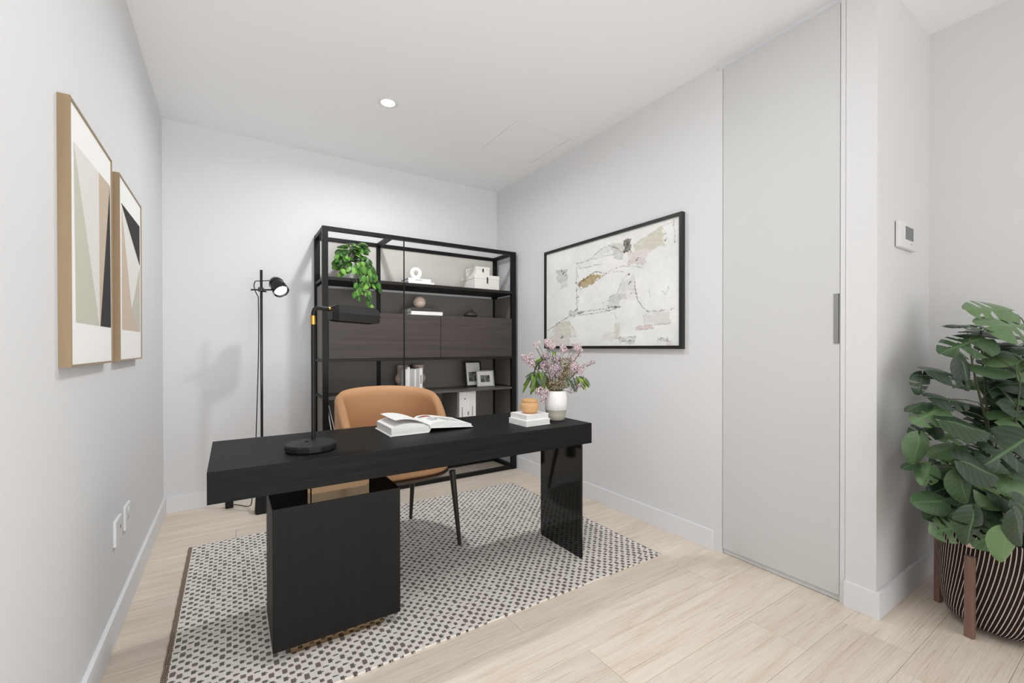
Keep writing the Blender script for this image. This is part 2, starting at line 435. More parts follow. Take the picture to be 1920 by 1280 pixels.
# rear: large window bay behind the camera
bm = bmesh.new(); box(bm, LX, R2, RY - .12, RY, 0, .25); box(bm, LX, R2, RY - .12, RY, 2.5, CZ + .1); box(bm, LX, LX + .12, RY - .12, RY, .25, 2.5); box(bm, R2 - .12, R2, RY - .12, RY, .25, 2.5)
struct('wall_rear', bm, M['wall'])
wf = bmesh.new()
for x in (LX + .12, 1.25, R2 - .17): box(wf, x, x + .05, RY - .08, RY - .03, .25, 2.5)
for z in (.25, 2.45): box(wf, LX + .12, R2 - .12, RY - .08, RY - .03, z, z + .05)
struct('window_1', wf, M['trim'])
# baseboards
bh, bt = .112, .015
def base(name, segs):
    bm = bmesh.new()
    for s_ in segs: box(bm, *s_, 0, bh, bev=.0022)
    struct(name, bm, M['trim'])
base('baseboard_left', [(LX, LX + bt, RY, BY)])
base('baseboard_back', [(LX + bt, RX - bt, BY - bt, BY)])
base('baseboard_right', [(RX - bt, RX, 1.431, BY)])
base('baseboard_corner', [(RX - bt, RX, Y1 - bt, .811)])
base('baseboard_return', [(RX, R2 - bt, Y1 - bt, Y1)])
base('baseboard_hall', [(R2 - bt, R2, RY, Y1)])
# door: flush leaf, kick strip, recessed pull
dr = struct('door_1', B(RX + .002, RX + .038, DY0, DY1, DZ0, DZ1 + .008, bev=.0012), M['door'])
obj('bottom_rail', B(RX + .012, RX + .044, DY0, DY1, .003, DZ0), M['reveal'], dr)
bm = B(RX - .0015, RX + .006, .8345, .8555, 1.151, 1.374, bev=.0006)
ha = obj('door_handle', bm, M['steel'], dr, label='brushed steel edge pull')
obj('pull_groove', B(RX - .0019, RX + .004, .8345, .8375, 1.152, 1.373), M['socket'], ha)
bm = B(RX + .028, RX + .032, SLOT0, SLOT1, SLZ, CZ); struct('trim_2', bm, M['trim'])
bm = bmesh.new(); box(bm, RX, RX + .0006, .8105, .8115, bh, CZ); box(bm, RX - .0004, RX, 1.4305, 1.4315, .0, bh)
struct('trim_3', bm, M['wall'])

# downlight
dl = empty('ceiling_downlight', (DOWN[0], DOWN[1], CZ), 'small round recessed white downlight, lit, in the ceiling', 'light')
bm = bmesh.new(); lathe(bm, [(.048, 0), (.058, -.001), (.060, -.004), (.054, -.006), (.043, -.004), (.041, 0)], (DOWN[0], DOWN[1], CZ)); obj('trim_ring', bm, M['plastic'], dl, smooth=True)
bm = bmesh.new(); lathe(bm, [(0, -.0035), (.030, -.0035), (.042, -.002), (.042, 0)], (DOWN[0], DOWN[1], CZ)); obj('lens', bm, M['lamp_glow'], dl)

# ------------------------------------------------------------ rug
RUG = (-.196, 1.972, 1.552, 3.056)
rz = .007
rg = empty('area_rug', (0.9, 2.3, 0), 'flat woven off-white rug with dark dash pattern under the desk', 'rug')
bm = B(RUG[0] + .010, RUG[1] - .006, RUG[2], RUG[3], .0003, rz, bev=.0018); obj('weave', bm, M['rug'], rg)
for i, x in enumerate((RUG[0] - .006, RUG[0] + .0005, RUG[0] + .007, RUG[1] - .004)):
    bm = bmesh.new(); n = 60
    tube(bm, [(x + .0012 * math.sin(k * 1.7), RUG[2] + (RUG[3] - RUG[2]) * k / n, .0042) for k in range(n + 1)], .0029, 6)
    obj('selvage_cord', bm, M['cord'], rg, smooth=True)

# ------------------------------------------------------------ desk
TX0, TX1, TY0, TY1, TZ0, TZ1 = -.068, 1.642, 1.745, 2.312, .617, .725
dk = empty('desk', (.8, 2.0, rz), 'long black wooden desk with thick top, one pedestal and a gloss panel leg', 'desk')
obj('tabletop', B(TX0, TX1, TY0, TY1, TZ0, TZ1, bev=.0015), M['black_wood'], dk)
PX0, PX1, PY0, PY1, PZ0, PZ1 = .121, .583, 1.750, 2.052, .050, .560
pd = obj('pedestal', B(PX0, PX1, PY0, PY1, PZ0, PZ1, bev=.0015), M['black_wood_v'], dk)
obj('pedestal_cap', B(PX0 + .004, PX1 - .004, PY0 + .004, PY1 - .004, PZ1 - .001, PZ1 + .0006), M['lacquer'], pd, label='gloss black top plate')
def rounded(x0, x1, y0, y1, z0, z1, r):
    bm = bmesh.new(); vs = box(bm, x0, x1, y0, y1, z0, z1)
    es = [e for e in bm.edges if abs((e.verts[0].co - e.verts[1].co).z) > 1e-6]
    bmesh.ops.bevel(bm, geom=es, offset=r, segments=5, affect='EDGES'); return bm
obj('connector_block', rounded(.245, .475, 1.806, 2.0, PZ1 + .0006, TZ0, .012), M['bronze_mirror'], dk, label='bronze mirror block between pedestal and top', smooth=True, angle=30)
obj('plinth', B(.182, .524, 1.785, 2.015, rz, PZ0), M['bronze_mirror'], dk, label='bronze mirror plinth under the pedestal')
obj('panel_leg', B(1.567, 1.579, 1.748, 2.108, rz, TZ0, bev=.001), M['lacquer'], dk, label='thin gloss black panel leg')

# ------------------------------------------------------------ bookcase
SX0, SX1, SY0, SY1, SH = .560, 2.243, 3.398, 3.776, 2.022
bc = empty('bookcase', (1.4, 3.59, 0), 'tall black metal framed bookcase with dark oak cabinets against the back wall', 'bookcase')
pw = .040
for x in (SX0, SX1 - pw - .006):
    for y in (SY0, SY1 - .034):
        obj('post', B(x, x + (pw if x < 1 else pw + .006), y, y + .034, 0, SH, bev=.0012), M['black_metal'], bc)
obj('post', B(1.046, 1.080, SY1 - .034, SY1, .036, SH - .03, bev=.0012), M['black_metal'], bc)
rt = .030
for z in (SH - rt, 0.004):
    for y in (SY0, SY1 - .034):
        obj('rail', B(SX0 + pw, SX1 - pw - .006, y, y + .034, z, z + rt, bev=.001), M['black_metal'], bc)
    for x in (SX0 + .002, 1.050, SX1 - pw - .004):
        obj('rail', B(x, x + .034, SY0 + .034, SY1 - .034, z, z + rt, bev=.001), M['black_metal'], bc)
for z in (1.63, 1.026, .752):
    for x in (SX0 + .004, SX1 - pw - .002):
        obj('rail', B(x, x + .032, SY0 + .034, SY1 - .034, z, z + .022, bev=.001), M['black_metal'], bc)
ix0, ix1 = SX0 + pw, SX1 - pw - .006
S1T, S2T, S3T, S4T = 1.656, 1.050, .768, .400
obj('shelf', B(ix0, ix1, SY0 + .002, SY1 - .03, S1T - .024, S1T, bev=.001), M['shelf_black'], bc)
obj('shelf', B(ix0, ix1, SY0 + .002, SY1 - .03, S2T - .020, S2T, bev=.001), M['shelf_black'], bc)
obj('shelf', B(ix0, ix1, SY0 + .002, SY1 - .03, S3T - .018, S3T, bev=.001), M['shelf'], bc)
obj('shelf', B(ix0, ix1, SY0 + .002, SY1 - .03, S4T - .018, S4T, bev=.001), M['shelf'], bc)
obj('back_panel', B(ix0, ix1, SY1 - .026, SY1 - .012, .30, S1T - .044), M['dark_panel'], bc)
obj('upper_back_panel', B(ix0, ix1, SY1 - .022, SY1 - .012, S1T + .001, SH - rt - .002), M['light_panel'], bc)
for x in (SX0 + .016, SX1 - .03):
    obj('side_panel', B(x, x + .010, SY0 + .036, SY1 - .036, .12, S1T - .044), M['dark_panel'], bc)
obj('divider', B(1.648, 1.660, SY0 + .025, SY1 - .03, S4T, S3T - .018), M['dark_panel'], bc)
CB1 = 1.402
cabx = [ix0, 1.166, 1.486, ix1]
obj('cabinet_body', B(ix0, ix1, SY0 + .024, SY1 - .032, S2T, CB1 - .001), M['cabinet'], bc)
for a, b in zip(cabx, cabx[1:]):
    obj('cabinet_door', B(a + .0022, b - .0022, SY0 + .002, SY0 + .022, S2T + .002, CB1, bev=.001), M['cabinet'], bc)
obj('rod', B(1.164, 1.172, SY0 - .003, SY0 + .005, S3T - .016, SH - .004), M['black_metal'], bc, label='slim upright rod at the front')

# ------------------------------------------------------------ books (parts: cover, page block)
def book(loc, size, rotz, cover, label, cat='book', group=None, title=False, name='book', tilt=None):
    """lying book: size = (along spine X, depth Y, thickness Z), spine on the -Y side"""
    L_, D_, H_ = size
    o = empty(name, loc, label, cat, group)
    Mx = Matrix.Translation(loc) @ Matrix.Rotation(rotz, 4, 'Z')
    if tilt is not None: Mx = Matrix.Translation(loc) @ tilt
    bm = bmesh.new(); c = .0025
    box(bm, 0, L_, 0, D_, 0, c, M=Mx); box(bm, 0, L_, 0, D_, H_ - c, H_, M=Mx); box(bm, 0, L_, 0, c * 1.2, c, H_ - c, M=Mx)
    obj('cover', bm, cover, o)
    bm = bmesh.new(); box(bm, .004, L_ - .004, c * 1.2, D_ - .004, c, H_ - c, M=Mx); obj('page_block', bm, M['page_edge'], o)
    if title:
        bm = bmesh.new(); x = L_ * .3
        while x < L_ * .62:
            q = random.uniform(.003, .007); box(bm, x, x + q, -.0006, .001, H_ * .42, H_ * .6, M=Mx); x += q + .002
        obj('spine_lettering', bm, M['ink'], o)
    return o
def upright(loc, w_, d_, h_, cover, label, group, title=None):
    """book standing on the shelf, spine towards the room"""
    o = empty('book', loc, label, 'book', group)
    Mx = Matrix.Translation(loc); bm = bmesh.new(); c = .0022
    box(bm, 0, c, 0, d_, 0, h_, M=Mx); box(bm, w_ - c, w_, 0, d_, 0, h_, M=Mx); box(bm, c, w_ - c, 0, c, 0, h_, M=Mx)
    obj('cover', bm, cover, o)
    bm = bmesh.new(); box(bm, c, w_ - c, c, d_ - .004, .003, h_ - .003, M=Mx); obj('page_block', bm, M['page_edge'], o)
    if title:
        bm = bmesh.new(); z = h_ * title[0]
        while z < h_ * title[1]:
            q = random.uniform(.003, .008); box(bm, w_ * .3, w_ * .7, -.0006, .001, z, z + q, M=Mx); z += q + .0025
        obj('spine_lettering', bm, M['ink'], o)
    return o
# two books under the ring
book((1.222, 3.448, S1T), (.226, .20, .024), 0, M['white_paper'], 'wider white book lying at the bottom, under the ring ornament on the top shelf')
book((1.222, 3.452, S1T + .024), (.196, .18, .026), 0, M['white_paper'], 'smaller white book with grey spine lettering directly under the ring ornament', title=True)
# two books under the sphere, on the cabinet
book((1.232, 3.412, CB1), (.275, .23, .030), 0, M['white_paper'], 'white book lying flat on the dark cabinet, below the charcoal one')
book((1.232, 3.420, CB1 + .030), (.262, .22, .030), 0, M['charcoal'], 'charcoal covered book lying under the round pink ball')
# upright books on the middle shelf
x = 1.190
cols = [M['white_paper'], M['white_paper'], M['grey_cover'], M['grey_cover'], M['white_paper'], M['grey_cover'], M['white_paper']]
labs = ['slim white book leftmost of the upright row beside the pink vase', 'tallest thick white book, second from left in the middle shelf row',
        'grey book just right of the tallest white one on the middle shelf', 'slim grey book at the centre of the middle shelf row',
        'slim white book between two grey ones on the middle shelf', 'grey book next to the lettered white book on the middle shelf', 'white book with lettered spine, rightmost on the middle shelf']
for w_, h_, c, lb, ti in zip((.014, .022, .022, .018, .014, .028, .026), (.19, .207, .194, .192, .19, .194, .198), cols, labs, (0, 0, 0, 0, 0, 0, (.35, .7))):
    upright((x, 3.430, S3T), w_ - .0006, .125, h_, c, lb, 'upright books on the middle shelf', ti); x += w_
# upright white books in the lower bay
x = 1.668
labs = ['plain white book leftmost in the lower row beside the divider', 'narrow white book with dark low lettering in the lower row', 'white book with a small dark dot on its spine, lower row',
        'wide white book in the middle of the lower row', 'narrow off-white book fourth from the divider end, lower row', 'narrow white book with dark streak near the right end, lower row', 'plain white book rightmost in the lower row']
for w_, h_, lb, ti in zip((.018, .02, .034, .03, .018, .018, .024), (.346, .344, .346, .345, .346, .348, .35), labs, (0, (.36, .6), (.80, .82), (.4, .5), 0, (.38, .6), 0)):
    upright((x, 3.425, S4T), w_ - .0008, .20, h_, M['white_paper'] if w_ > .0181 else M['canvas_box'], lb, 'upright white books in the lower bay', ti); x += w_
# leaning magazines behind the chair
for i, (x, a, h_, lb) in enumerate(((.640, -9, .30, 'grey magazine leaning against the left end of the lower bay'), (.668, -12, .315, 'dark magazine with pale edge leaning behind the chair'))):
    o = empty('magazine', (x, 3.44, S4T), lb, 'magazine', 'magazines leaning in the lower bay')
    Mx = Matrix.Translation((x, 3.44, S4T + .0015)) @ Matrix.Rotation(math.radians(a), 4, 'Y')
    bm = bmesh.new(); box(bm, 0, .0015, 0, .21, 0, h_, M=Mx); box(bm, .0075, .009, 0, .21, 0, h_, M=Mx); obj('cover', bm, M['charcoal'] if i else M['grey_cover'], o)
    bm = bmesh.new(); box(bm, .0015, .0075, .001, .208, .001, h_ - .001, M=Mx); obj('page_block', bm, M['page_edge'], o)

# ring ornament
zt = S1T + .050
bm = bmesh.new()
n, m_ = 40, 14; R0, r0 = .036, .018
vs = [[bm.verts.new((1.316 + (R0 + r0 * .95 * math.cos(2 * PI * j / m_)) * math.cos(2 * PI * i / n), 3.53 + .020 * math.sin(2 * PI * j / m_), zt + .053 + (R0 + r0 * .95 * math.cos(2 * PI * j / m_)) * math.sin(2 * PI * i / n))) for j in range(m_)] for i in range(n)]
for i in range(n):
    for j in range(m_): bm.faces.new((vs[i][j], vs[(i + 1) % n][j], vs[(i + 1) % n][(j + 1) % m_], vs[i][(j + 1) % m_]))
thing(obj('ring_ornament', bm, M['ceramic_white'], smooth=True), 'white ceramic ring ornament standing on two white books', 'ornament')
# storage boxes with lids and label tabs
def sbox(x0, x1, y0, y1, z0, z1, label, lid=.035):
    o = empty('storage_box', ((x0 + x1) / 2, (y0 + y1) / 2, z0), label, 'box', 'white storage boxes on the top shelf')
    obj('body', B(x0 + .003, x1 - .003, y0 + .003, y1 - .003, z0, z1 - .004, bev=.002), M['canvas_box'], o)
    obj('lid', B(x0, x1, y0, y1, z1 - lid, z1, bev=.0025), M['canvas_box'], o)
    xm = (x0 + x1) / 2
    tb = obj('pull_tab', B(xm - .006, xm + .006, y0 - .004, y0 + .001, z1 - .075 if lid > .03 else z1 - .05, z1 - .018, bev=.001), M['tab'], o, label='black leather pull tab')
    return o
sbox(1.834, 2.094, 3.45, 3.725, S1T, 1.790, 'larger white fabric storage box with black tab, at the bottom on the top shelf')
sbox(1.868, 2.016, 3.492, 3.70, 1.790, 1.872, 'smaller white storage box with black tab, stacked on the larger one', lid=.028)
# ball
bm = bmesh.new(); bmesh.ops.create_uvsphere(bm, u_segments=36, v_segments=20, radius=.052, matrix=Matrix.Translation((1.343, 3.52, CB1 + .060 + .0518)))
thing(obj('decorative_ball', bm, M['pink_clay'], smooth=True), 'round matte pinkish clay ball resting on the charcoal book', 'ornament')
# black teardrop vase
bm = bmesh.new(); lathe(bm, [(0, 0), (.045, 0), (.060, .012), (.063, .024), (.055, .036), (.034, .050), (.016, .062), (.010, .074), (.009, .088), (.006, .088), (.006, .06)], (1.800, 3.465, CB1), 36)
thing(obj('bud_vase', bm, M['black_clay'], smooth=True, angle=50), 'small squat black bud vase with thin neck on the cabinet', 'vase')
# pink vase behind the books
pv = [(0, 0), (.060, 0), (.062, .006), (.048, .018), (.034, .032), (.032, .044), (.046, .056), (.060, .076), (.065, .098), (.061, .120), (.048, .140), (.044, .150), (.047, .19), (.050, .215), (.045, .215), (.040, .15)]
for k, (xv, yv, lb) in enumerate(((W(741, 700, 'y', 3.64).x + .063, 3.64, 'pinkish turned clay vase left of the upright books on the middle shelf'), (W(797.5, 700, 'y', 3.655).x - .064, 3.66, 'pinkish turned clay vase mostly hidden behind the upright books'))):
    bm = bmesh.new(); lathe(bm, pv, (xv, yv, S3T), 40)
    thing(obj('clay_vase', bm, M['pink_clay'], smooth=True, angle=60), lb, 'vase', 'turned clay vases on the middle shelf')
# picture frames
def mono(name, seed, a=.5):
    t = NT(name); v = t.coords(scale=(9, 9, 9)); n_ = t.noise(v, 1.4, 4, .6, 1.2)
    t.set(t.ramp(n_, [(.35, S(46, 46, 46)), (.5, S(120, 119, 117)), (.68, S(206, 205, 202))]), .4, 0, .4); return t.m
M['photo_print'] = mono('photo_print', 1)
def pframe(c, w_, h_, t_, mf, label, rot, photo, group=None):
    o = empty('picture_frame', c, label, 'picture frame', 'small photo frames on the middle shelf')
    lean = math.radians(10)
    ux = Vector((math.cos(rot), math.sin(rot), 0)); nn = Vector((math.sin(rot), -math.cos(rot), 0))
    uy = (Vector((0, 0, 1)) * math.cos(lean) - nn * math.sin(lean)).normalized(); nn = ux.cross(uy)
    cc = Vector(c) + uy * (h_ / 2) + Vector((0, 0, .001))
    bm = bmesh.new(); frame(bm, cc, ux, uy, w_, h_, t_, .014); obj('surround', bm, mf, o)
    def quad(x0, x1, y0, y1, e): return [cc + ux * a + uy * b + nn * e for a, b in ((x0, y0), (x1, y0), (x1, y1), (x0, y1))]
    bm = bmesh.new(); q = quad(-w_ / 2 + t_, w_ / 2 - t_, -h_ / 2 + t_, h_ / 2 - t_, .006); q2 = [p - nn * .005 for p in q]
    f0 = [bm.verts.new(p) for p in q]; f1 = [bm.verts.new(p) for p in q2]; bm.faces.new(f0); bm.faces.new(f1[::-1])
    for k in range(4): bm.faces.new((f0[k], f1[k], f1[(k + 1) % 4], f0[(k + 1) % 4]))
    obj('mat_board', bm, M['mat_board'], o)
    bm = bmesh.new(); bm.faces.new([bm.verts.new(p) for p in quad(*photo, .0066)]); pr_ = obj('photo', bm, M['photo_print'], o)
    bm = bmesh.new()
    ps = [cc + nn * .0002, cc - uy * (h_ / 2 - .004) - nn * .055]
    tube(bm, [cc + nn * .001, Vector((ps[1].x, ps[1].y, c[2] + .002))], .002, 6); obj('easel_back', bm, M['tab'], o)
    return o
pframe((1.907, 3.605, S3T), .172, .236, .013, M['frame_black'], 'black rimmed portrait photo frame standing behind the pale frame', .0, (-.05, .06, -.07, .02))
pframe((1.990, 3.535, S3T), .176, .150, .009, M['steel'], 'pale rimmed landscape photo frame in front of the black one', -.10, (-.046, .046, -.032, .032))

# ------------------------------------------------------------ chair
ch = empty('desk_chair', (.80, 2.5, rz), 'tan leather tub chair with thin dark legs behind the desk', 'chair')
cxm = .806
def shell(zoff, t_, name, mat, zlow, inner=False):
    bm = bmesh.new(); NA, NZ = 44, 16
    outer, inn = [], []
    for i in range(NA + 1):
        s_ = -1 + 2 * i / NA
        a = s_ * math.radians(128)
        # plan: rounded tub, open towards -Y
        def plan(hw, dp):
            e = 2.6
            cx_, cy_ = math.sin(a), math.cos(a)
            k = (abs(cx_) ** e + abs(cy_) ** e) ** (-1 / e)
            return cxm - .032 + hw * cx_ * k, 2.455 + dp * cy_ * k
        fall = abs(s_)
        ztop = .884 - .030 * (fall / .6) ** 2 if fall < .6 else .854 - .26 * ((fall - .6) / .4) ** 1.7
        co, ci_ = [], []
        for j in range(NZ + 1):
            z = zlow + (ztop - zlow) * j / NZ
            lean = .045 * ((z - .45) / .4)
            sc = 1.0 - .10 * max(0, (.6 - z) / .2)
            xo, yo = plan(.298 * sc, .285 * sc); xi, yi = plan(.252 * sc, .236 * sc)
            rr = 1.0 if j < NZ else .0
            co.append(Vector((xo, yo + lean * max(0, math.cos(a)), z))); ci_.append(Vector((xi, yi + lean * max(0, math.cos(a)), z)))
        outer.append(co); inn.append(ci_)
    # rounded top: pull the last two rings together
    rows = []
    for i in range(NA + 1):
        o_, n_ = outer[i], inn[i]
        top = (o_[-1] + n_[-1]) / 2 + Vector((0, 0, .010))
        prof = o_[:-1] + [o_[-1] * .85 + n_[-1] * .15 - Vector((0, 0, .006)), top, n_[-1] * .85 + o_[-1] * .15 - Vector((0, 0, .006))] + n_[:-1][::-1]
        rows.append([bm.verts.new(p) for p in prof])
    for a, b in zip(rows, rows[1:]):
        for k in range(len(a) - 1): bm.faces.new((a[k], b[k], b[k + 1], a[k + 1]))
        bm.faces.new((a[-1], b[-1], b[0], a[0]))
    for e in (rows[0], rows[-1]):
        bm.faces.new(e)
    return obj(name, bm, mat, ch, smooth=True, angle=60)
shell(0, .045, 'backrest', M['leather'], .47)
# seat cushion and shell under it
def pad(z0, z1, hw, y0, y1, r, mat, name, crown=0):
    bm = bmesh.new(); n = 40; rings = []
    cy_, dy = (y0 + y1) / 2, (y1 - y0) / 2
    for k, (f, z) in enumerate(((0, z0), (.80, z0), (.94, z0 + r * .25), (1, z0 + r), (1, z1 - r), (.965, z1 - r * .3), (.9, z1), (.5, z1 + crown), (0, z1 + crown * 1.2))):
        if f == 0: rings.append([bm.verts.new((cxm, cy_, z))]); continue
        ring = []
        for i in range(n):
            a = 2 * PI * i / n; e = 4.0; c_, s_ = math.cos(a), math.sin(a); q = (abs(c_) ** e + abs(s_) ** e) ** (-1 / e)
            ring.append(bm.verts.new((cxm + hw * f * c_ * q, cy_ + dy * f * s_ * q, z)))
        rings.append(ring)
    for a, b in zip(rings, rings[1:]):
        for i in range(n):
            q = list(dict.fromkeys([a[i % len(a)], a[(i + 1) % len(a)], b[(i + 1) % len(b)], b[i % len(b)]]))
            if len(q) > 2: bm.faces.new(q)
    return obj(name, bm, mat, ch, smooth=True, angle=50)
pad(.432, .492, .255, 2.225, 2.70, .02, M['leather'], 'seat', .006)
bm = bmesh.new(); n = 36; rings = []
for f, z in ((0, .385), (.45, .387), (.75, .398), (.93, .415), (1.0, .432), (.9, .434), (0, .434)):
    if f == 0: rings.append([bm.verts.new((cxm, 2.46, z))]); continue
    rings.append([bm.verts.new((cxm + .268 * f * math.copysign(abs(math.cos(2 * PI * i / n)) ** .6, math.cos(2 * PI * i / n)), 2.465 + .25 * f * math.copysign(abs(math.sin(2 * PI * i / n)) ** .6, math.sin(2 * PI * i / n)), z)) for i in range(n)])
for a, b in zip(rings, rings[1:]):
    for i in range(n):
        q = list(dict.fromkeys([a[i % len(a)], a[(i + 1) % len(a)], b[(i + 1) % len(b)], b[i % len(b)]]))
        if len(q) > 2: bm.faces.new(q)
obj('seat_shell', bm, M['chair_shell'], ch, smooth=True, angle=60)
for sx, (fx, fy), (tx, ty) in ((1, (1.097, 2.251), (1.062, 2.275)), (-1, (.515, 2.251), (.55, 2.275)), (1, (.993, 2.771), (.975, 2.66)), (-1, (.619, 2.771), (.637, 2.66))):
    zt_ = .432 if fy < 2.5 else .42
    obj('leg', T([(fx, fy, rz), (fx + (tx - fx) * .5, fy + (ty - fy) * .5, .22), (tx, ty, zt_)], [.0105, .0145, .0185], 14), M['dark_wood'], ch, smooth=True, angle=50)

# ------------------------------------------------------------ desk lamp
lp = empty('desk_lamp', (.272, 1.915, TZ1), 'black desk lamp with flat base and brass collar on the left of the desk', 'lamp')
bm = bmesh.new(); lathe(bm, [(0, .001), (.090, .001), (.096, .005), (.097, .022), (.094, .028), (.0, .030)], (.272, 1.914, TZ1), 14); obj('base', bm, M['black_satin'], lp)
obj('screw', T([(.258, 1.93, TZ1 + .029), (.258, 1.93, TZ1 + .033)], .005, 12), M['black_metal'], lp)
PXL, PYL = .2905, 1.985
z1 = W(586, 606, 'y', PYL).z; zt_ = W(606, 578, 'y', PYL).z
bend = bez((PXL, PYL, z1 + .01), (PXL, PYL, zt_ + .002), (PXL + .004, PYL, zt_ + .004), (PXL + .042, PYL + .006, zt_), 10)
obj('pole', T([(PXL, PYL, TZ1 + .026), (PXL, PYL, z1)] + bend + [(PXL + .062, PYL + .011, zt_ - .001)], .0085, 14), M['black_satin'], lp, smooth=True, angle=40)
zc0, zc1 = W(586, 608, 'y', PYL).z, W(586, 591.5, 'y', PYL).z
obj('collar', T([(PXL, PYL, zc0), (PXL, PYL, zc1)], .0108, 18), M['brass'], lp, smooth=True, angle=40, label='brass collar')
kx = PXL + .060
kb = obj('knob', T([(kx, PYL + .012, zt_ - .001), (kx + .014, PYL + .014, zt_ - .001)], .0085, 14), M['brass'], lp, smooth=True, angle=40, label='brass knob at the shade')
# shade: hexagonal prism with chamfered ends, axis mostly along X
bm = bmesh.new()
sa = Vector((1, .10, -.05)).normalized(); sv = sa.cross(Vector((0, 0, 1))).normalized(); sw = sv.cross(sa)
sc0 = Vector((kx + .010, PYL + .014, zt_ - .012))
hexa = [(-.034, .032), (.034, .032), (.058, -.004), (.048, -.038), (-.048, -.038), (-.058, -.004)]
secs = [(0, .62), (.022, 1.0), (.185, 1.0), (.208, .66)]
rows = [[bm.verts.new(sc0 + sa * d + sv * (p * k) + sw * (q * k if q > 0 else (q if k == 1 else q * .9))) for p, q in hexa] for d, k in secs]
for a, b in zip(rows, rows[1:]):
    for k in range(6):
        if k == 3: continue                      # open underneath
        bm.faces.new((a[k], a[(k + 1) % 6], b[(k + 1) % 6], b[k]))
bm.faces.new(rows[0]); bm.faces.new(rows[-1][::-1])
so = obj('shade', bm, M['black_satin'], lp)
md = so.modifiers.new('thickness', 'SOLIDIFY'); md.thickness = .002
obj('bulb', T([sc0 + sa * .03 - sw * .012, sc0 + sa * .12 - sw * .012], [.010, .014], 12), M['plastic'], lp, smooth=True)

# ------------------------------------------------------------ floor lamp
fx, fy = .178, 3.452
fl_ = empty('floor_lamp', (fx, fy, 0), 'slim black floor lamp with adjustable spot head in the back left corner', 'lamp')
bm = bmesh.new(); vs = box(bm, fx - .044, fx + .044, fy - .042, fy + .042, 0.001, .150)
for v in bm.verts:
    if v.co.z > .1: v.co.x = fx + (v.co.x - fx) * .82; v.co.y = fy + (v.co.y - fy) * .82
bmesh.ops.bevel(bm, geom=list(bm.edges), offset=.008, segments=3, affect='EDGES'); obj('base', bm, M['black_satin'], fl_, smooth=True, angle=40)
ztp = W(490, 506, 'y', fy).z; zar = W(490, 543, 'y', fy).z
obj('pole', T([(fx, fy, .148), (fx, fy, ztp)], .0085, 12), M['black_gloss'], fl_, smooth=True, angle=40)
pa = W(470, 543, 'y', fy - .015); pb = W(512, 543, 'y', fy - .015)
obj('arm', T([pa, pb + Vector((.015, 0, 0))], .006, 10), M['black_gloss'], fl_, smooth=True, angle=40)
obj('clamp', B(fx - .020, fx + .014, fy - .022, fy + .012, zar - .014, zar + .014, bev=.003), M['black_gloss'], fl_)
obj('clamp_screw', T([(fx + .005, fy - .02, zar - .012), (fx + .03, fy - .022, zar - .014)], .005, 8), M['black_gloss'], fl_)
# head: rounded cup, mouth turned down to the room
mouth = W(528, 547, 'y', fy - .06)
ax_ = (CR * .60 - CU * .70 - CF * .36).normalized()
Mh = Matrix.Translation(mouth) @ Vector((0, 0, 1)).rotation_difference(-ax_).to_matrix().to_4x4()
bm = bmesh.new(); lathe(bm, [(.046, .004), (.050, 0), (.052, .004), (.050, .045), (.046, .090), (.040, .112), (.028, .128), (.012, .135), (0, .137)], (0, 0, 0), 32, M=Mh)
lathe(bm, [(.046, .004), (.044, .014), (.040, .016)], (0, 0, 0), 32, M=Mh)
obj('head', bm, M['black_gloss'], fl_, smooth=True, angle=50)
bm = bmesh.new(); lathe(bm, [(0, .010), (.039, .010)], (0, 0, 0), 32, M=Mh); obj('bulb_lens', bm, M['lamp_glow'], fl_)
bm = bmesh.new(); lathe(bm, [(.0465, .088), (.0485, .089), (.0465, .092)], (0, 0, 0), 32, M=Mh); obj('head_seam', bm, M['black_metal'], fl_)
tp_ = mouth - ax_ * .125
pc = Vector((fx - .03, fy - .01, zar + .005))
cordpts = bez(tp_, tp_ + Vector((-.05, 0, -.01)), (fx - .02, fy, zar + .06), (fx - .035, fy - .008, zar + .055), 8) + bez((fx - .035, fy - .008, zar + .055), (fx - .05, fy, zar + .03), (fx - .045, fy, zar), (fx - .018, fy, zar - .05), 6)[1:]
lo = W(480, 820, 'y', fy)
cordpts += bez((fx - .018, fy, zar - .05), (fx - .012, fy, zar - .3), (fx - .02, fy, 1.0), lo, 10)[1:]
gnd = W(463, 938, 'y', 3.56)
cordpts += bez(lo, lo - Vector((.004, 0, .25)), (fx - .05, fy + .04, .2), (fx - .06, fy + .06, .06), 8)[1:]
plug = W(431, 946, 'z', .02)
cordpts += bez((fx - .06, fy + .06, .06), (fx - .065, fy + .1, .004), (plug.x + .09, plug.y, .0), (plug.x + .02, plug.y, .018), 8)[1:]
obj('power_cord', T(cordpts, .0032, 7), M['black_satin'], fl_, smooth=True)
bm = bmesh.new(); box(bm, plug.x - .028, plug.x + .022, plug.y - .022, plug.y + .022, 0.001, .07, bev=.007); obj('plug_block', bm, M['black_satin'], fl_)

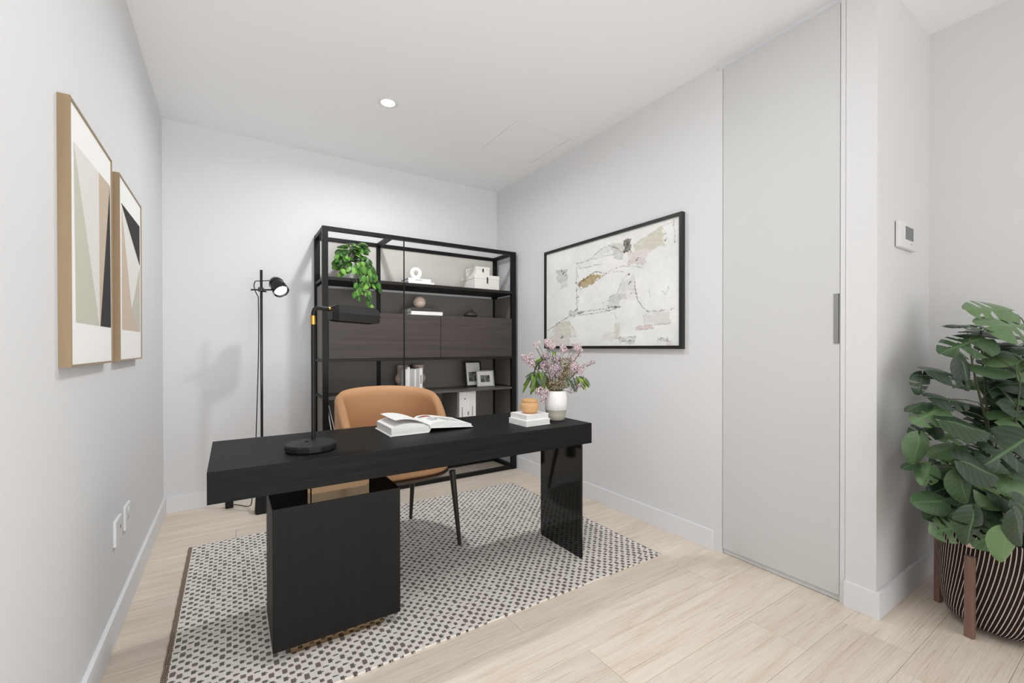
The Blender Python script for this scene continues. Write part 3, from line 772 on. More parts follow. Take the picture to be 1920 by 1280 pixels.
# ------------------------------------------------------------ left pictures
def left_art(y0, y1, z0, z1, label, polys, crop):
    d = .026; o = empty('framed_print', (LX, (y0 + y1) / 2, (z0 + z1) / 2), label, 'picture', 'pair of framed abstract prints on the left wall')
    c = Vector((LX + .0005, (y0 + y1) / 2, (z0 + z1) / 2)); ux, uy = Vector((0, 1, 0)), Vector((0, 0, 1)); nx = Vector((1, 0, 0))
    bm = bmesh.new(); frame(bm, c, ux, uy, y1 - y0, z1 - z0, .0065, d); obj('surround', bm, M['bronze_frame'], o)
    obj('mat_board', B(LX + .002, LX + d - .003, y0 + .0065, y1 - .0065, z0 + .0065, z1 - .0065), M['mat_board'], o)
    X = LX + d - .003
    for k, (col, pts) in enumerate(polys):
        xx = X + .0003 * (k + 1); bm = bmesh.new()
        P = [W(60 + u / 2.207, 140 + v / 2.207, 'x', xx) for u, v in pts]
        f0 = [bm.verts.new((xx, p.y, p.z)) for p in P]; f1 = [bm.verts.new((X - .0005, p.y, p.z)) for p in P]
        bm.faces.new(f0); bm.faces.new(f1[::-1])
        for i in range(len(P)): bm.faces.new((f0[i], f1[i], f1[(i + 1) % len(P)], f0[(i + 1) % len(P)]))
        key = 'print_%d_%d_%d' % col
        if key not in M: M[key] = plain('printed_tone', S(*col), .8, 0, .1, var=.015, bump=.01)
        obj('printed_shape', bm, M[key], o)
left_art(1.645, 2.142, 1.083, 1.823, 'framed print nearer the camera, with beige wedge beside a tall dark sliver', [
    ((228, 225, 220), [(172, 275), (182, 1025), (327, 1047), (322, 460)]),
    ((203, 201, 188), [(172, 276), (182, 1024), (280, 1039)]),
    ((203, 186, 167), [(277, 405), (321.5, 459), (322, 480), (284, 1039), (281, 1020)]),
    ((66, 64, 63), [(322, 462), (327, 1046), (284, 1040)])], None)
left_art(2.270, 2.768, 1.083, 1.823, 'farther framed print, with a large dark triangle at its top', [
    ((231, 228, 223), [(370, 530), (373, 1055), (448, 1065), (445, 628)]),
    ((208, 190, 174), [(370.5, 545), (373, 1054), (441, 1063), (413, 972)]),
    ((200, 196, 184), [(446, 800), (413, 972), (441, 1063), (448, 1064)]),
    ((66, 64, 63), [(370, 531), (446, 790), (445, 628)])], None)

# ------------------------------------------------------------ right painting (paint laid on a fine vertex grid)
AY0, AY1, AZ0, AZ1 = 1.615, 2.960, 1.125, 1.938
ra = empty('framed_painting', (RX, (AY0 + AY1) / 2, (AZ0 + AZ1) / 2), 'large pale abstract painting in a thin black frame on the right wall', 'painting')
c = Vector((RX - .0005, (AY0 + AY1) / 2, (AZ0 + AZ1) / 2))
bm = bmesh.new(); frame(bm, c, Vector((0, -1, 0)), Vector((0, 0, 1)), AY1 - AY0, AZ1 - AZ0, .020, .030); obj('surround', bm, M['frame_black'], ra)
GX, GZ = 400, 242
PW, PH = AY1 - AY0 - .04, AZ1 - AZ0 - .04
def vnoise(sx, sy, seed):
    r = np.random.default_rng(seed).random((int(sy) + 3, int(sx) + 3))
    X, Y = np.meshgrid(np.linspace(0, sx, GX), np.linspace(0, sy, GZ)); i, j = X.astype(int), Y.astype(int); fx_, fy_ = X - i, Y - j
    fx_ = fx_ * fx_ * (3 - 2 * fx_); fy_ = fy_ * fy_ * (3 - 2 * fy_)
    return (r[j, i] * (1 - fx_) + r[j, i + 1] * fx_) * (1 - fy_) + (r[j + 1, i] * (1 - fx_) + r[j + 1, i + 1] * fx_) * fy_
SS, TT = np.meshgrid(np.linspace(0, PW, GX), np.linspace(0, PH, GZ))     # metres from the top left corner
def lin(c): return np.array(S(*c)[:3])
img = np.ones((GZ, GX, 3)) * lin((234, 234, 231))
for sc, am, sd in ((4, .05, 1), (11, .04, 2), (40, .03, 3)):
    img *= (1 + am * (vnoise(sc * 1.65, sc, sd) - .5) * 2)[..., None]
warm = vnoise(7, 4, 9)[..., None]; img = img * (1 + (warm - .5) * np.array([.02, .0, -.025]))
wx, wy = (vnoise(60, 36, 11) - .5) * .022, (vnoise(60, 36, 12) - .5) * .022
fx2, fy2 = (vnoise(180, 110, 13) - .5) * .008, (vnoise(180, 110, 14) - .5) * .008
grain = vnoise(150, 90, 15) * .6 + vnoise(30, 70, 16) * .4
def ST(u, v):
    p = W(1000 + u / 4.267, 380 + v / 4.267, 'x', RX - .02); return (AY1 - .02 - p.y, AZ1 - .02 - p.z)
def patch(pts, col, a=.8, tex=.5):
    global img
    P = [ST(*p) for p in pts]; X, Y = SS + wx + fx2, TT + wy + fy2; ins = np.zeros(X.shape, bool)
    for (x0, y0), (x1_, y1_) in zip(P, P[1:] + P[:1]):
        cnd = ((y0 > Y) != (y1_ > Y)) & (X < (x1_ - x0) * (Y - y0) / (y1_ - y0 + 1e-9) + x0); ins ^= cnd
    al = ins * a * (1 - tex + tex * np.clip((grain - .25) * 2, 0, 1)); img = img * (1 - al[..., None]) + lin(col) * al[..., None]
def stroke(pts, col=(62, 58, 54), w_=.0032, a=.75, rag=.7):
    global img
    P = [ST(*p) for p in pts]; dmin = np.full(SS.shape, 9.)
    X, Y = SS + wx * .35 + fx2 * .8, TT + wy * .35 + fy2 * .8
    for (x0, y0), (x1_, y1_) in zip(P, P[1:]):
        dx, dy = x1_ - x0, y1_ - y0; t = np.clip(((X - x0) * dx + (Y - y0) * dy) / (dx * dx + dy * dy + 1e-9), 0, 1)
        dmin = np.minimum(dmin, np.hypot(X - x0 - t * dx, Y - y0 - t * dy))
    al = np.clip(1.3 - dmin / w_, 0, 1) * a * (1 - rag + rag * (grain > .45)); img = img * (1 - al[..., None]) + lin(col) * al[..., None]
patch([(110, 560), (330, 470), (340, 840), (110, 1000)], (230, 230, 223), .5)
patch([(185, 540), (270, 530), (275, 620), (190, 640)], (172, 172, 172), .8, .7)
patch([(200, 620), (270, 600), (270, 670), (230, 690)], (206, 204, 198), .7)
patch([(800, 340), (1030, 180), (1045, 350), (900, 370), (800, 385)], (202, 198, 178), .85, .4)
patch([(900, 300), (1020, 260), (940, 400), (860, 400)], (214, 202, 194), .7)
patch([(740, 395), (830, 380), (920, 385), (915, 425), (830, 430), (760, 440)], (218, 202, 200), .8)
patch([(755, 440), (890, 430), (895, 495), (755, 495)], (206, 194, 192), .85, .4)
patch([(590, 340), (720, 320), (725, 395), (640, 400)], (186, 186, 174), .7)
patch([(640, 400), (720, 385), (710, 450), (640, 455)], (190, 190, 196), .8)
patch([(480, 420), (590, 350), (630, 400), (520, 430)], (216, 216, 214), .7)
patch([(720, 300), (780, 285), (780, 390), (725, 400)], (74, 58, 48), .95, .3)
patch([(360, 630), (480, 570), (545, 575), (500, 620), (440, 660), (380, 680)], (172, 146, 96), .95, .2)
patch([(345, 640), (380, 640), (380, 670), (350, 668)], (150, 116, 100), .8)
patch([(600, 750), (690, 725), (690, 830), (580, 860)], (196, 196, 190), .85)
patch([(685, 735), (740, 725), (742, 770), (690, 780)], (168, 172, 180), .9, .3)
patch([(690, 640), (800, 580), (820, 700), (690, 720)], (206, 206, 206), .7)
patch([(690, 720), (820, 710), (820, 770), (700, 780)], (226, 224, 220), .7)
patch([(880, 890), (1090, 860), (1090, 960), (880, 970)], (212, 209, 204), .75)
patch([(820, 990), (955, 975), (955, 1000), (820, 1018)], (212, 190, 190), .9, .3)
patch([(955, 975), (1090, 965), (1090, 1000), (955, 1005)], (236, 235, 230), .9)
patch([(680, 1080), (815, 1070), (815, 1120), (690, 1130)], (196, 196, 192), .85)
patch([(650, 990), (690, 960), (685, 1070), (650, 1080)], (204, 202, 188), .85)
patch([(190, 960), (290, 940), (345, 1055), (220, 1070), (150, 1030)], (206, 202, 186), .85)
patch([(190, 1040), (290, 1070), (290, 1160), (120, 1160), (120, 1080)], (212, 204, 194), .8)
patch([(290, 930), (650, 880), (650, 1060), (540, 1080), (300, 1060)], (237, 237, 231), .7)
patch([(560, 1040), (650, 1030), (640, 1110), (560, 1100)], (212, 210, 202), .6)
patch([(1050, 1100), (1110, 1110), (1105, 1150), (1070, 1150)], (218, 202, 196), .6)
patch([(290, 870), (420, 860), (350, 910), (280, 920)], (140, 138, 134), .7, .8)
for pts, w_, a in (
    ([(110, 1025), (220, 950), (290, 905), (420, 870), (560, 850)], .004, .8), ([(290, 912), (470, 885), (600, 865), (690, 830)], .003, .7),
    ([(345, 480), (342, 640), (348, 860)], .004, .6), ([(352, 560), (372, 700), (352, 850)], .003, .5),
    ([(345, 490), (450, 460), (540, 370), (600, 340), (660, 365), (720, 395)], .0028, .7), ([(350, 525), (450, 510), (540, 490)], .0026, .7),
    ([(350, 480), (380, 530)], .003, .8), ([(430, 460), (560, 430), (640, 415)], .0026, .6),
    ([(365, 640), (430, 600), (490, 550), (545, 560), (580, 565)], .0038, .85), ([(375, 690), (440, 665), (510, 620), (575, 565)], .003, .7),
    ([(575, 565), (640, 530), (720, 505), (880, 515)], .0028, .65), ([(580, 568), (650, 552), (715, 550)], .0026, .6),
    ([(675, 720), (690, 660), (720, 600), (760, 570)], .003, .6), ([(810, 615), (815, 700), (835, 780), (880, 840), (910, 866)], .0044, .75),
    ([(910, 866), (1000, 868), (1125, 845)], .0038, .6), ([(600, 340), (590, 390), (620, 410)], .0024, .5),
    ([(580, 800), (610, 760), (650, 730)], .003, .6), ([(560, 800), (560, 850), (600, 865), (700, 830)], .003, .6),
    ([(285, 950), (335, 1040)], .003, .5), ([(225, 960), (260, 1040)], .0025, .5), ([(130, 780), (210, 690), (270, 640)], .0026, .3),
    ([(820, 985), (955, 975)], .0022, .6), ([(820, 1018), (955, 1005)], .0022, .6), ([(955, 975), (1095, 962)], .0022, .6),
    ([(700, 1110), (800, 1100)], .0035, .8), ([(690, 1080), (815, 1068)], .0025, .7), ([(650, 990), (660, 960), (655, 880)], .0026, .5), ([(640, 1085), (690, 1080)], .003, .6),
    ([(1118, 140), (1128, 230), (1132, 320)], .0026, .6), ([(800, 340), (900, 270), (1040, 180), (1110, 150)], .0022, .45),
    ([(925, 700), (935, 750)], .003, .5), ([(1030, 700), (1060, 740), (1080, 670)], .0026, .5), ([(600, 840), (690, 835)], .005, .7),
    ([(615, 835), (690, 832)], .004, .6), ([(290, 1070), (340, 1065)], .003, .6)):
    stroke(pts, w_=w_, a=a)
for u, v in ((225, 550), (245, 560), (235, 575), (255, 580), (1055, 245), (1060, 292), (230, 1080), (225, 1075), (830, 450), (345, 640), (365, 655), (760, 575), (770, 640), (800, 690), (790, 720), (350, 700), (352, 760), (348, 800), (340, 860), (320, 880)):
    stroke([(u - 8, v + 6), (u + 6, v - 7)], w_=.005, a=.8)
# signature, lower right
for pts in ([(995, 1105), (1000, 1080), (1008, 1100), (1018, 1078), (1020, 1108)], [(1012, 1090), (1026, 1084)], [(1032, 1080), (1034, 1108)], [(1048, 1082), (1034, 1096), (1050, 1108)], [(1056, 1096), (1058, 1108)],
            [(1068, 1094), (1062, 1100), (1068, 1108)], [(1074, 1080), (1072, 1108), (1078, 1096), (1081, 1108)]):
    stroke(pts, (86, 84, 70), .0022, .9, .2)
px_ = RX - .018
verts = np.stack([np.full(GX * GZ, px_ - RX), (AY1 - .02 - SS).ravel() - (AY0 + AY1) / 2, (AZ1 - .02 - TT).ravel() - (AZ0 + AZ1) / 2], 1)
ii = (np.arange(GZ - 1)[:, None] * GX + np.arange(GX - 1)[None, :]).ravel()
faces = np.stack([ii, ii + GX, ii + GX + 1, ii + 1], 1)
me = bpy.data.meshes.new('canvas'); me.vertices.add(len(verts)); me.vertices.foreach_set('co', verts.ravel())
me.loops.add(faces.size); me.loops.foreach_set('vertex_index', faces.ravel())
me.polygons.add(len(faces)); me.polygons.foreach_set('loop_start', np.arange(0, faces.size, 4))
me.update(calc_edges=True)
ca = me.color_attributes.new('paint', 'FLOAT_COLOR', 'POINT'); rgba = np.ones((len(verts), 4)); rgba[:, :3] = np.clip(img.reshape(-1, 3), 0, 1); ca.data.foreach_set('color', rgba.ravel())
me.materials.append(M['painting']); link('canvas', me, ra)
obj('backing_board', B(RX - .016, RX - .001, AY0 + .015, AY1 - .015, AZ0 + .015, AZ1 - .015), M['charcoal'], ra)

# ------------------------------------------------------------ thermostat, outlets
th = empty('thermostat', (2.57, Y1, 1.635), 'white square wall thermostat with dark display on the hall return wall', 'thermostat')
obj('housing', B(2.468, 2.690, Y1 - .020, Y1 - .003, 1.578, 1.694, bev=.004), M['plastic'], th, smooth=True, angle=40)
obj('shade_plate', B(2.474, 2.684, Y1 - .004, Y1, 1.584, 1.690), M['socket'], th)  # dark plate colours in the shaded gap behind the housing
obj('display', B(2.536, 2.634, Y1 - .0212, Y1 - .015, 1.618, 1.676), M['screen'], th)
obj('badge', B(2.60, 2.625, Y1 - .0205, Y1 - .015, 1.601, 1.604), M['ink_light'], th)
def outlet(y0, y1, z0, z1, label, sw):
    o = empty('wall_outlet', (LX, (y0 + y1) / 2, (z0 + z1) / 2), label, 'outlet', 'white outlet plates on the left wall')
    obj('plate', B(LX, LX + .010, y0, y1, z0, z1, bev=.0025), M['plastic'], o)
    ym, zm = (y0 + y1) / 2, (z0 + z1) / 2
    if sw:
        obj('rocker_switch', B(LX + .008, LX + .0125, ym - .008, ym + .008, z1 - .03, z1 - .012, bev=.001), M['plastic'], o)
        for dy in (-.01, .01): obj('socket_slot', B(LX + .0095, LX + .0103, ym + dy - .002, ym + dy + .002, zm - .014, zm - .002), M['socket'], o)
    else:
        obj('socket_port', B(LX + .0095, LX + .0104, y1 - .034, y1 - .022, zm + .0, zm + .014), M['socket'], o)
outlet(2.275, 2.385, .352, .452, 'white data outlet plate low on the left wall, nearer the camera', False)
outlet(2.462, 2.572, .352, .452, 'white power outlet plate low on the left wall, nearer the back corner', True)

# ------------------------------------------------------------ desk-top things
# open book
ob = empty('open_book', (.804, 2.09, TZ1), 'thick open hardcover book with white pages lying on the desk', 'book')
bx0, bxm, bx1, by0, by1 = .612, .806, 1.040, 1.976, 2.226
def sheet(prof, y0, y1, th_, name, mat, smooth=True):
    """ribbon through (x,z) profile, swept along Y, thickness down"""
    bm = bmesh.new(); a0 = [bm.verts.new((x, y0, z)) for x, z in prof]; a1 = [bm.verts.new((x, y1, z)) for x, z in prof]
    c0 = [bm.verts.new((x, y0, z - th_)) for x, z in prof]; c1 = [bm.verts.new((x, y1, z - th_)) for x, z in prof]
    for i in range(len(prof) - 1):
        bm.faces.new((a0[i], a0[i + 1], a1[i + 1], a1[i])); bm.faces.new((c0[i], c1[i], c1[i + 1], c0[i + 1]))
        bm.faces.new((a0[i], c0[i], c0[i + 1], a0[i + 1])); bm.faces.new((a1[i], a1[i + 1], c1[i + 1], c1[i]))
    bm.faces.new((a0[0], a1[0], c1[0], c0[0])); bm.faces.new((a0[-1], c0[-1], c1[-1], a1[-1]))
    return obj(name, bm, mat, ob, smooth=smooth, angle=40)
def block(prof, zb, y0, y1, name, mat):
    bm = bmesh.new(); n_ = len(prof); bot = [(x, zb(x)) for x, z in prof]
    a0 = [bm.verts.new((x, y0, z)) for x, z in prof]; a1 = [bm.verts.new((x, y1, z)) for x, z in prof]
    c0 = [bm.verts.new((x, y0, z)) for x, z in bot]; c1 = [bm.verts.new((x, y1, z)) for x, z in bot]
    for i in range(n_ - 1):
        f = bm.faces.new((a0[i], a0[i + 1], a1[i + 1], a1[i])); f.material_index = 1
        bm.faces.new((c0[i], c1[i], c1[i + 1], c0[i + 1])); bm.faces.new((a0[i], c0[i], c0[i + 1], a0[i + 1])); bm.faces.new((a1[i], a1[i + 1], c1[i + 1], c1[i]))
    bm.faces.new((a0[0], a1[0], c1[0], c0[0])); bm.faces.new((a0[-1], c0[-1], c1[-1], a1[-1]))
    return obj(name, bm, [M['page_edge'], M['white_paper']], ob, smooth=True, angle=35)
zc = TZ1
coverL = [(bx0, zc + .004), (bxm - .006, zc + .004)]
sheet(coverL, by0, by1, .003, 'cover', M['white_paper'], False)
rz_ = lambda x: zc + .024 - .016 * ((x - bxm) / (bx1 - bxm))
sheet([(bxm - .006, zc + .004), (bxm - .001, zc + .010), (bxm + .006, rz_(bxm))], by0, by1, .003, 'spine', M['white_paper'])
sheet([(bxm + .005, rz_(bxm)), (bx1, rz_(bx1))], by0, by1, .003, 'cover', M['white_paper'], False)
N = 14
lp_ = [(bx0 + .008 + (bxm - bx0 - .010) * i / N, zc + .004 + (.034 + .016 * math.sin(PI * (i / N) ** .8)) * (1 if i < N - 1 else .8)) for i in range(N + 1)]
block(lp_, lambda x: zc + .004, by0 + .006, by1 - .006, 'page_block', None)
rp_ = [(bxm + .002 + (bx1 - .008 - bxm) * i / N, rz_(bxm + .2 * i / N) + .010 + .020 * math.sin(PI * min(1, (i / N) * 1.0) ** .62) * (1 - .3 * i / N)) for i in range(N + 1)]
block(rp_, lambda x: rz_(x), by0 + .006, by1 - .006, 'page_block', None)
# lifted page on the left stack
lift = [(bxm - .004 - .165 * i / N, zc + .042 + .034 * math.sin(PI * .62 * (i / N)) ** .9 + .0 * i) for i in range(N + 1)]
sheet(lift, by0 + .006, by1 - .006, .0008, 'loose_page', M['white_paper'])
def on_right(x): return np.interp(x, [p[0] for p in rp_], [p[1] for p in rp_]) + .0007
def ink_strip(x0, x1, y0, y1, mat, name, n=4):
    bm = bmesh.new(); a = [(x0 + (x1 - x0) * i / n) for i in range(n + 1)]
    r0 = [bm.verts.new((x, y0, on_right(x))) for x in a]; r1 = [bm.verts.new((x, y1, on_right(x))) for x in a]
    for i in range(n): bm.faces.new((r0[i], r0[i + 1], r1[i + 1], r1[i]))
    return obj(name, bm, mat, ob)
ink_strip(bxm + .030, bxm + .075, by1 - .075, by1 - .030, M['red_print'], 'printed_photo')
ink_strip(bxm + .016, bxm + .030, by1 - .075, by1 - .030, M['ink_light'], 'printed_photo')
bm = bmesh.new(); 
for k in range(9):
    y_ = by1 - .10 - .012 * k; x = bxm + .03
    while x < bx1 - .05:
        q = random.uniform(.008, .022)
        if random.random() < .8:
            v4 = [bm.verts.new((xx, yy, on_right(xx))) for xx, yy in ((x, y_), (x + q, y_), (x + q, y_ + .005), (x, y_ + .005))]; bm.faces.new(v4)
        x += q + .004
obj('printed_text', bm, M['ink_light'], ob)
# two white books, jar and vase
def desk_book(z0, h_, c, ang, L_, D_, lab):
    o = empty('book', (c[0], c[1], z0), lab, 'book', 'two white books stacked on the desk')
    Mx = Matrix.Translation((c[0], c[1], z0)) @ Matrix.Rotation(ang, 4, 'Z'); bm = bmesh.new(); cc = .0028
    box(bm, 0, L_, 0, D_, 0, cc, M=Mx); box(bm, 0, L_, 0, D_, h_ - cc, h_, M=Mx); box(bm, 0, cc, 0, D_, cc, h_ - cc, M=Mx); obj('cover', bm, M['white_paper'], o)
    bm = bmesh.new(); box(bm, cc, L_ - .003, .0015, D_ - .0015, cc, h_ - cc, M=Mx); obj('page_block', bm, M['page_edge'], o)
desk_book(TZ1, .030, (1.277, 1.840), math.radians(2), .160, .158, 'lower of the two white books under the tan jar on the desk')
desk_book(TZ1 + .030, .028, (1.284, 1.846), math.radians(2), .148, .147, 'upper of the two white books, directly under the tan jar')
zj = TZ1 + .058
bm = bmesh.new(); lathe(bm, [(0, 0), (.031, 0), (.044, .010), (.0505, .028), (.050, .044), (.043, .057), (.039, .060), (.038, .058)], (1.352, 1.918, zj), 40)
jr = empty('lidded_jar', (1.352, 1.918, zj), 'small round tan jar with lid on the stack of white books', 'jar')
obj('body', bm, M['terracotta'], jr, smooth=True, angle=50)
bm = bmesh.new(); lathe(bm, [(.038, .0598), (.042, .061), (.0435, .067), (.040, .074), (.026, .076), (.0, .075)], (1.352, 1.918, zj), 40); obj('lid', bm, M['terracotta'], jr, smooth=True, angle=50)
vx, vy = 1.554, 1.945
va = empty('flower_vase', (vx, vy, TZ1), 'white ceramic vase with raw grey lower band at the right end of the desk', 'vase')
prof = [(0, .002), (.046, 0), (.050, .004), (.056, .03), (.060, .058), (.0605, .0585), (.0635, .10), (.064, .130), (.060, .152), (.055, .164), (.051, .165), (.050, .160), (.055, .14), (.057, .10)]
bm = bmesh.new(); lathe(bm, prof, (vx, vy, TZ1), 44, mi=[1, 1, 1, 1, 1, 0, 0, 0, 0, 0, 0, 0, 0]); obj('body', bm, [M['ceramic_white'], M['ceramic_raw']], va, smooth=True, angle=60)

# ------------------------------------------------------------ leaves
def leaf_mesh(name, mat, n=14, m=4, width=.62, slits=(), droop=.18, cup=.12, heart=.10, point=1.0):
    """leaf of unit length along +Y from its base at 0, normal +Z, with cut slits (side, row, from column)"""
    bm = bmesh.new(); uvl = bm.loops.layers.uv.new('UVMap'); V = {}; uv = {}
    for i in range(n + 1):
        t = i / n
        wd = width * .5 * (math.sin(PI * t ** .74) ** .62) * (1 - .12 * t)
        if i == 0: wd = width * .06
        for j in range(-m, m + 1):
            f = j / m
            yy = t - heart * abs(f) ** 1.5 * (1 - t) * 1.6 + .09 * abs(f) * (t * (1 - t)) * 2 * point
            V[i, j] = bm.verts.new((wd * f, yy, -droop * t * t - cup * abs(f) ** 1.6 * wd * 1.6 + .012 * math.sin(9 * t + 2 * f)))
            uv[V[i, j]] = (.5 + f * .5, t)
    cut = set()
    for side, row, frm, to in slits:
        for j in range(frm, to): cut.add((row, j if side > 0 else -j - 1))
    for i in range(n):
        for j in range(-m, m):
            if (i, j) in cut: continue
            f = bm.faces.new((V[i, j], V[i, j + 1], V[i + 1, j + 1], V[i + 1, j])); f.smooth = True
            for lo_ in f.loops: lo_[uvl].uv = uv[lo_.vert]
    bmesh.ops.delete(bm, geom=[v for v in bm.verts if not v.link_faces], context='VERTS')
    me = bpy.data.meshes.new(name); bm.to_mesh(me); bm.free(); me.materials.append(mat); return me
def put_leaf(me, parent, base, tip_dir, normal, size):
    t = tip_dir.normalized(); n_ = (normal - t * normal.dot(t)).normalized(); s_ = t.cross(n_)
    o = bpy.data.objects.new('leaf', me); COL.objects.link(o); o.parent = parent
    R = Matrix(((s_.x, t.x, n_.x, 0), (s_.y, t.y, n_.y, 0), (s_.z, t.z, n_.z, 0), (0, 0, 0, 1)))
    o.matrix_local = Matrix.Translation(base - ORG[parent]) @ R @ Matrix.Scale(size, 4)
    return o
# monstera
MX, MY = 2.612, .406
mo = empty('potted_monstera', (MX, MY, 0), 'tall potted monstera with slit dark green leaves in a striped woven pot', 'potted plant')
# pot: turned wall with UVs
bm = bmesh.new(); uvl = bm.loops.layers.uv.new('UVMap'); n = 96
pp = [(.128, .024), (.146, .030), (.158, .044), (.167, .070), (.173, .12), (.177, .20), (.180, .29), (.180, .385), (.178, .392), (.172, .392), (.170, .36)]
rows = []; acc = [0]
for a, b in zip(pp, pp[1:]): acc.append(acc[-1] + math.hypot(b[0] - a[0], b[1] - a[1]))
for r, z in pp: rows.append([bm.verts.new((MX + r * math.cos(2 * PI * k / n), MY + r * math.sin(2 * PI * k / n), z)) for k in range(n)])
for i in range(len(pp) - 1):
    for k in range(n):
        f = bm.faces.new((rows[i][k], rows[i][(k + 1) % n], rows[i + 1][(k + 1) % n], rows[i + 1][k])); f.smooth = True
        for lo_, (uu, vv) in zip(f.loops, ((k / n, acc[i] / acc[7]), ((k + 1) / n, acc[i] / acc[7]), ((k + 1) / n, acc[i + 1] / acc[7]), (k / n, acc[i + 1] / acc[7]))): lo_[uvl].uv = (uu, min(vv, 1))
bm.faces.new(rows[0][::-1])
off = ORG[mo]; bmesh.ops.translate(bm, verts=bm.verts, vec=-off); me = bpy.data.meshes.new('pot'); bm.to_mesh(me); bm.free(); me.materials.append(M['pot_weave'])
pot = link('pot', me, mo)
bm = bmesh.new(); lathe(bm, [(0, .372), (.09, .368), (.171, .358)], (MX, MY, 0), 32); obj('soil', bm, M['soil'], mo, smooth=True)
leg_a0 = math.atan2(.459 - MY, 2.406 - MX)
for k in range(4):
    a = leg_a0 - k * PI / 2 * .97; c_, s_ = math.cos(a), math.sin(a); rl = .194
    Mx = Matrix.Translation((MX + rl * c_, MY + rl * s_, 0)) @ Matrix.Rotation(a, 4, 'Z')
    bm = bmesh.new(); box(bm, -.012, .010, -.014, .014, 0, .318, bev=.003, M=Mx); lg = obj('leg', bm, M['walnut'], pot)
    if k == 0:
        bm = bmesh.new(); box(bm, -.014, .004, -.011, .011, .352, .376, bev=.002, M=Mx); obj('handle_peg', bm, M['pink_clay'], pot)
        bm = bmesh.new(); da = .16
        for q in range(6):
            a2 = a + .05 + .34 * q / 5; a3 = a + .05 + .34 * (q + 1) / 5
            v4 = [bm.verts.new((MX + .1815 * math.cos(z_), MY + .1815 * math.sin(z_), h_)) for z_, h_ in ((a2, .350), (a3, .350), (a3, .368), (a2, .368))]; bm.faces.new(v4)
        obj('handle_slot', bm, M['tab'], pot)
SL = [(), ((1, 5, 1, 4), (1, 8, 1, 4), (-1, 6, 1, 4), (-1, 9, 2, 4)), ((1, 4, 2, 4), (1, 6, 1, 4), (1, 9, 1, 4), (-1, 5, 1, 4), (-1, 8, 1, 4)), ((-1, 5, 1, 4), (-1, 8, 1, 3), (-1, 10, 2, 4)), ((1, 6, 1, 3), (1, 9, 1, 4))]
def dense(sl): return tuple(q for s_, r, a, b in sl for q in ((s_, r * 2, a * 2 - 1, b * 2), (s_, r * 2 + 1, a * 2, b * 2)))
ml = [leaf_mesh('monstera_leaf', M['monstera'], 26, 8, w_, dense(sl), d_, .16) for sl, w_, d_ in ((SL[0], .84, .16), (SL[1], .90, .14), (SL[2], .92, .20), (SL[3], .86, .12), (SL[4], .86, .18), (SL[0], .76, .10))]
hand = [  # photo position, length, tip direction, turn to the room (0 flat .. 1 facing), distance, shape
    (1858, 577, 84, 172, .50, 1.80, 1), (1908, 606, 92, 8, .45, 1.72, 2), (1807, 606, 76, 172, .12, 1.76, 3), (1870, 620, 82, -3, .15, 1.85, 0), (1809, 641, 84, 196, .38, 1.72, 2), (1877, 645, 58, 25, .35, 1.86, 1),
    (1902, 657, 64, 0, .22, 1.72, 2), (1858, 669, 48, 200, .3, 1.90, 4), (1785, 699, 74, -12, .35, 1.68, 1), (1858, 686, 86, 2, .26, 1.72, 3), (1815, 702, 60, -70, .5, 1.66, 0), (1826, 712, 70, 185, .12, 1.9, 4),
    (1737, 701, 46, 172, .10, 1.72, 3), (1727, 721, 38, -100, .6, 1.74, 1), (1785, 748, 64, -6, .36, 1.66, 1), (1716, 760, 42, 232, .1, 1.70, 0), (1741, 775, 60, 200, .45, 1.66, 2), (1845, 760, 80, -8, .25, 1.84, 2), (1905, 716, 60, 10, .35, 1.70, 0),
    (1731, 805, 50, 190, .4, 1.70, 1), (1721, 846, 56, -95, .85, 1.66, 0), (1704, 871, 30, 205, .2, 1.68, 0), (1738, 890, 44, 238, .4, 1.66, 3), (1768, 841, 60, 190, .22, 1.72, 0), (1776, 862, 58, 205, .5, 1.84, 1), (1818, 797, 78, -22, .40, 1.60, 0),
    (1850, 788, 76, 180, .3, 1.84, 2), (1888, 846, 92, 212, .50, 1.56, 2), (1845, 879, 82, -20, .55, 1.54, 0), (1809, 917, 62, -68, .75, 1.56, 0), (1771, 914, 58, 200, .5, 1.74, 0), (1870, 923, 74, 218, .5, 1.58, 1), (1744, 939, 60, 175, .5, 1.62, 0),
    (1759, 958, 56, 200, .3, 1.70, 0), (1817, 947, 76, 195, .35, 1.60, 2), (1780, 991, 58, 190, .62, 1.58, 2), (1823, 991, 66, -95, .85, 1.50, 1), (1886, 1026, 62, -88, .95, 1.47, 0), (1916, 995, 66, -70, .8, 1.46, 0), (1856, 1005, 60, 210, .5, 1.56, 2),
    (1866, 963, 74, -25, .35, 1.62, 3), (1910, 901, 70, 200, .55, 1.60, 2), (1782, 813, 58, 195, .25, 1.70, 1), (1892, 955, 68, -50, .5, 1.62, 4), (1840, 842, 66, 170, .3, 1.74, 2), (1800, 870, 60, 205, .4, 1.76, 1), (1908, 780, 66, 12, .4, 1.70, 1), (1915, 820, 70, -20, .3, 1.66, 2),
    (1880, 742, 66, 195, .22, 1.86, 1), (1898, 690, 60, 20, .2, 1.9, 2), (1830, 930, 70, 30, .3, 1.70, 0), (1790, 940, 60, 160, .3, 1.72, 4), (1850, 905, 66, 10, .4, 1.66, 1), (1765, 880, 56, 175, .3, 1.74, 0), (1905, 945, 70, -35, .4, 1.56, 0), (1926, 870, 74, 20, .4, 1.58, 2), (1930, 740, 70, 5, .3, 1.74, 1), (1940, 650, 78, 10, .3, 1.74, 1), (1936, 965, 70, -40, .6, 1.50, 1)]
rr = random.Random(3)
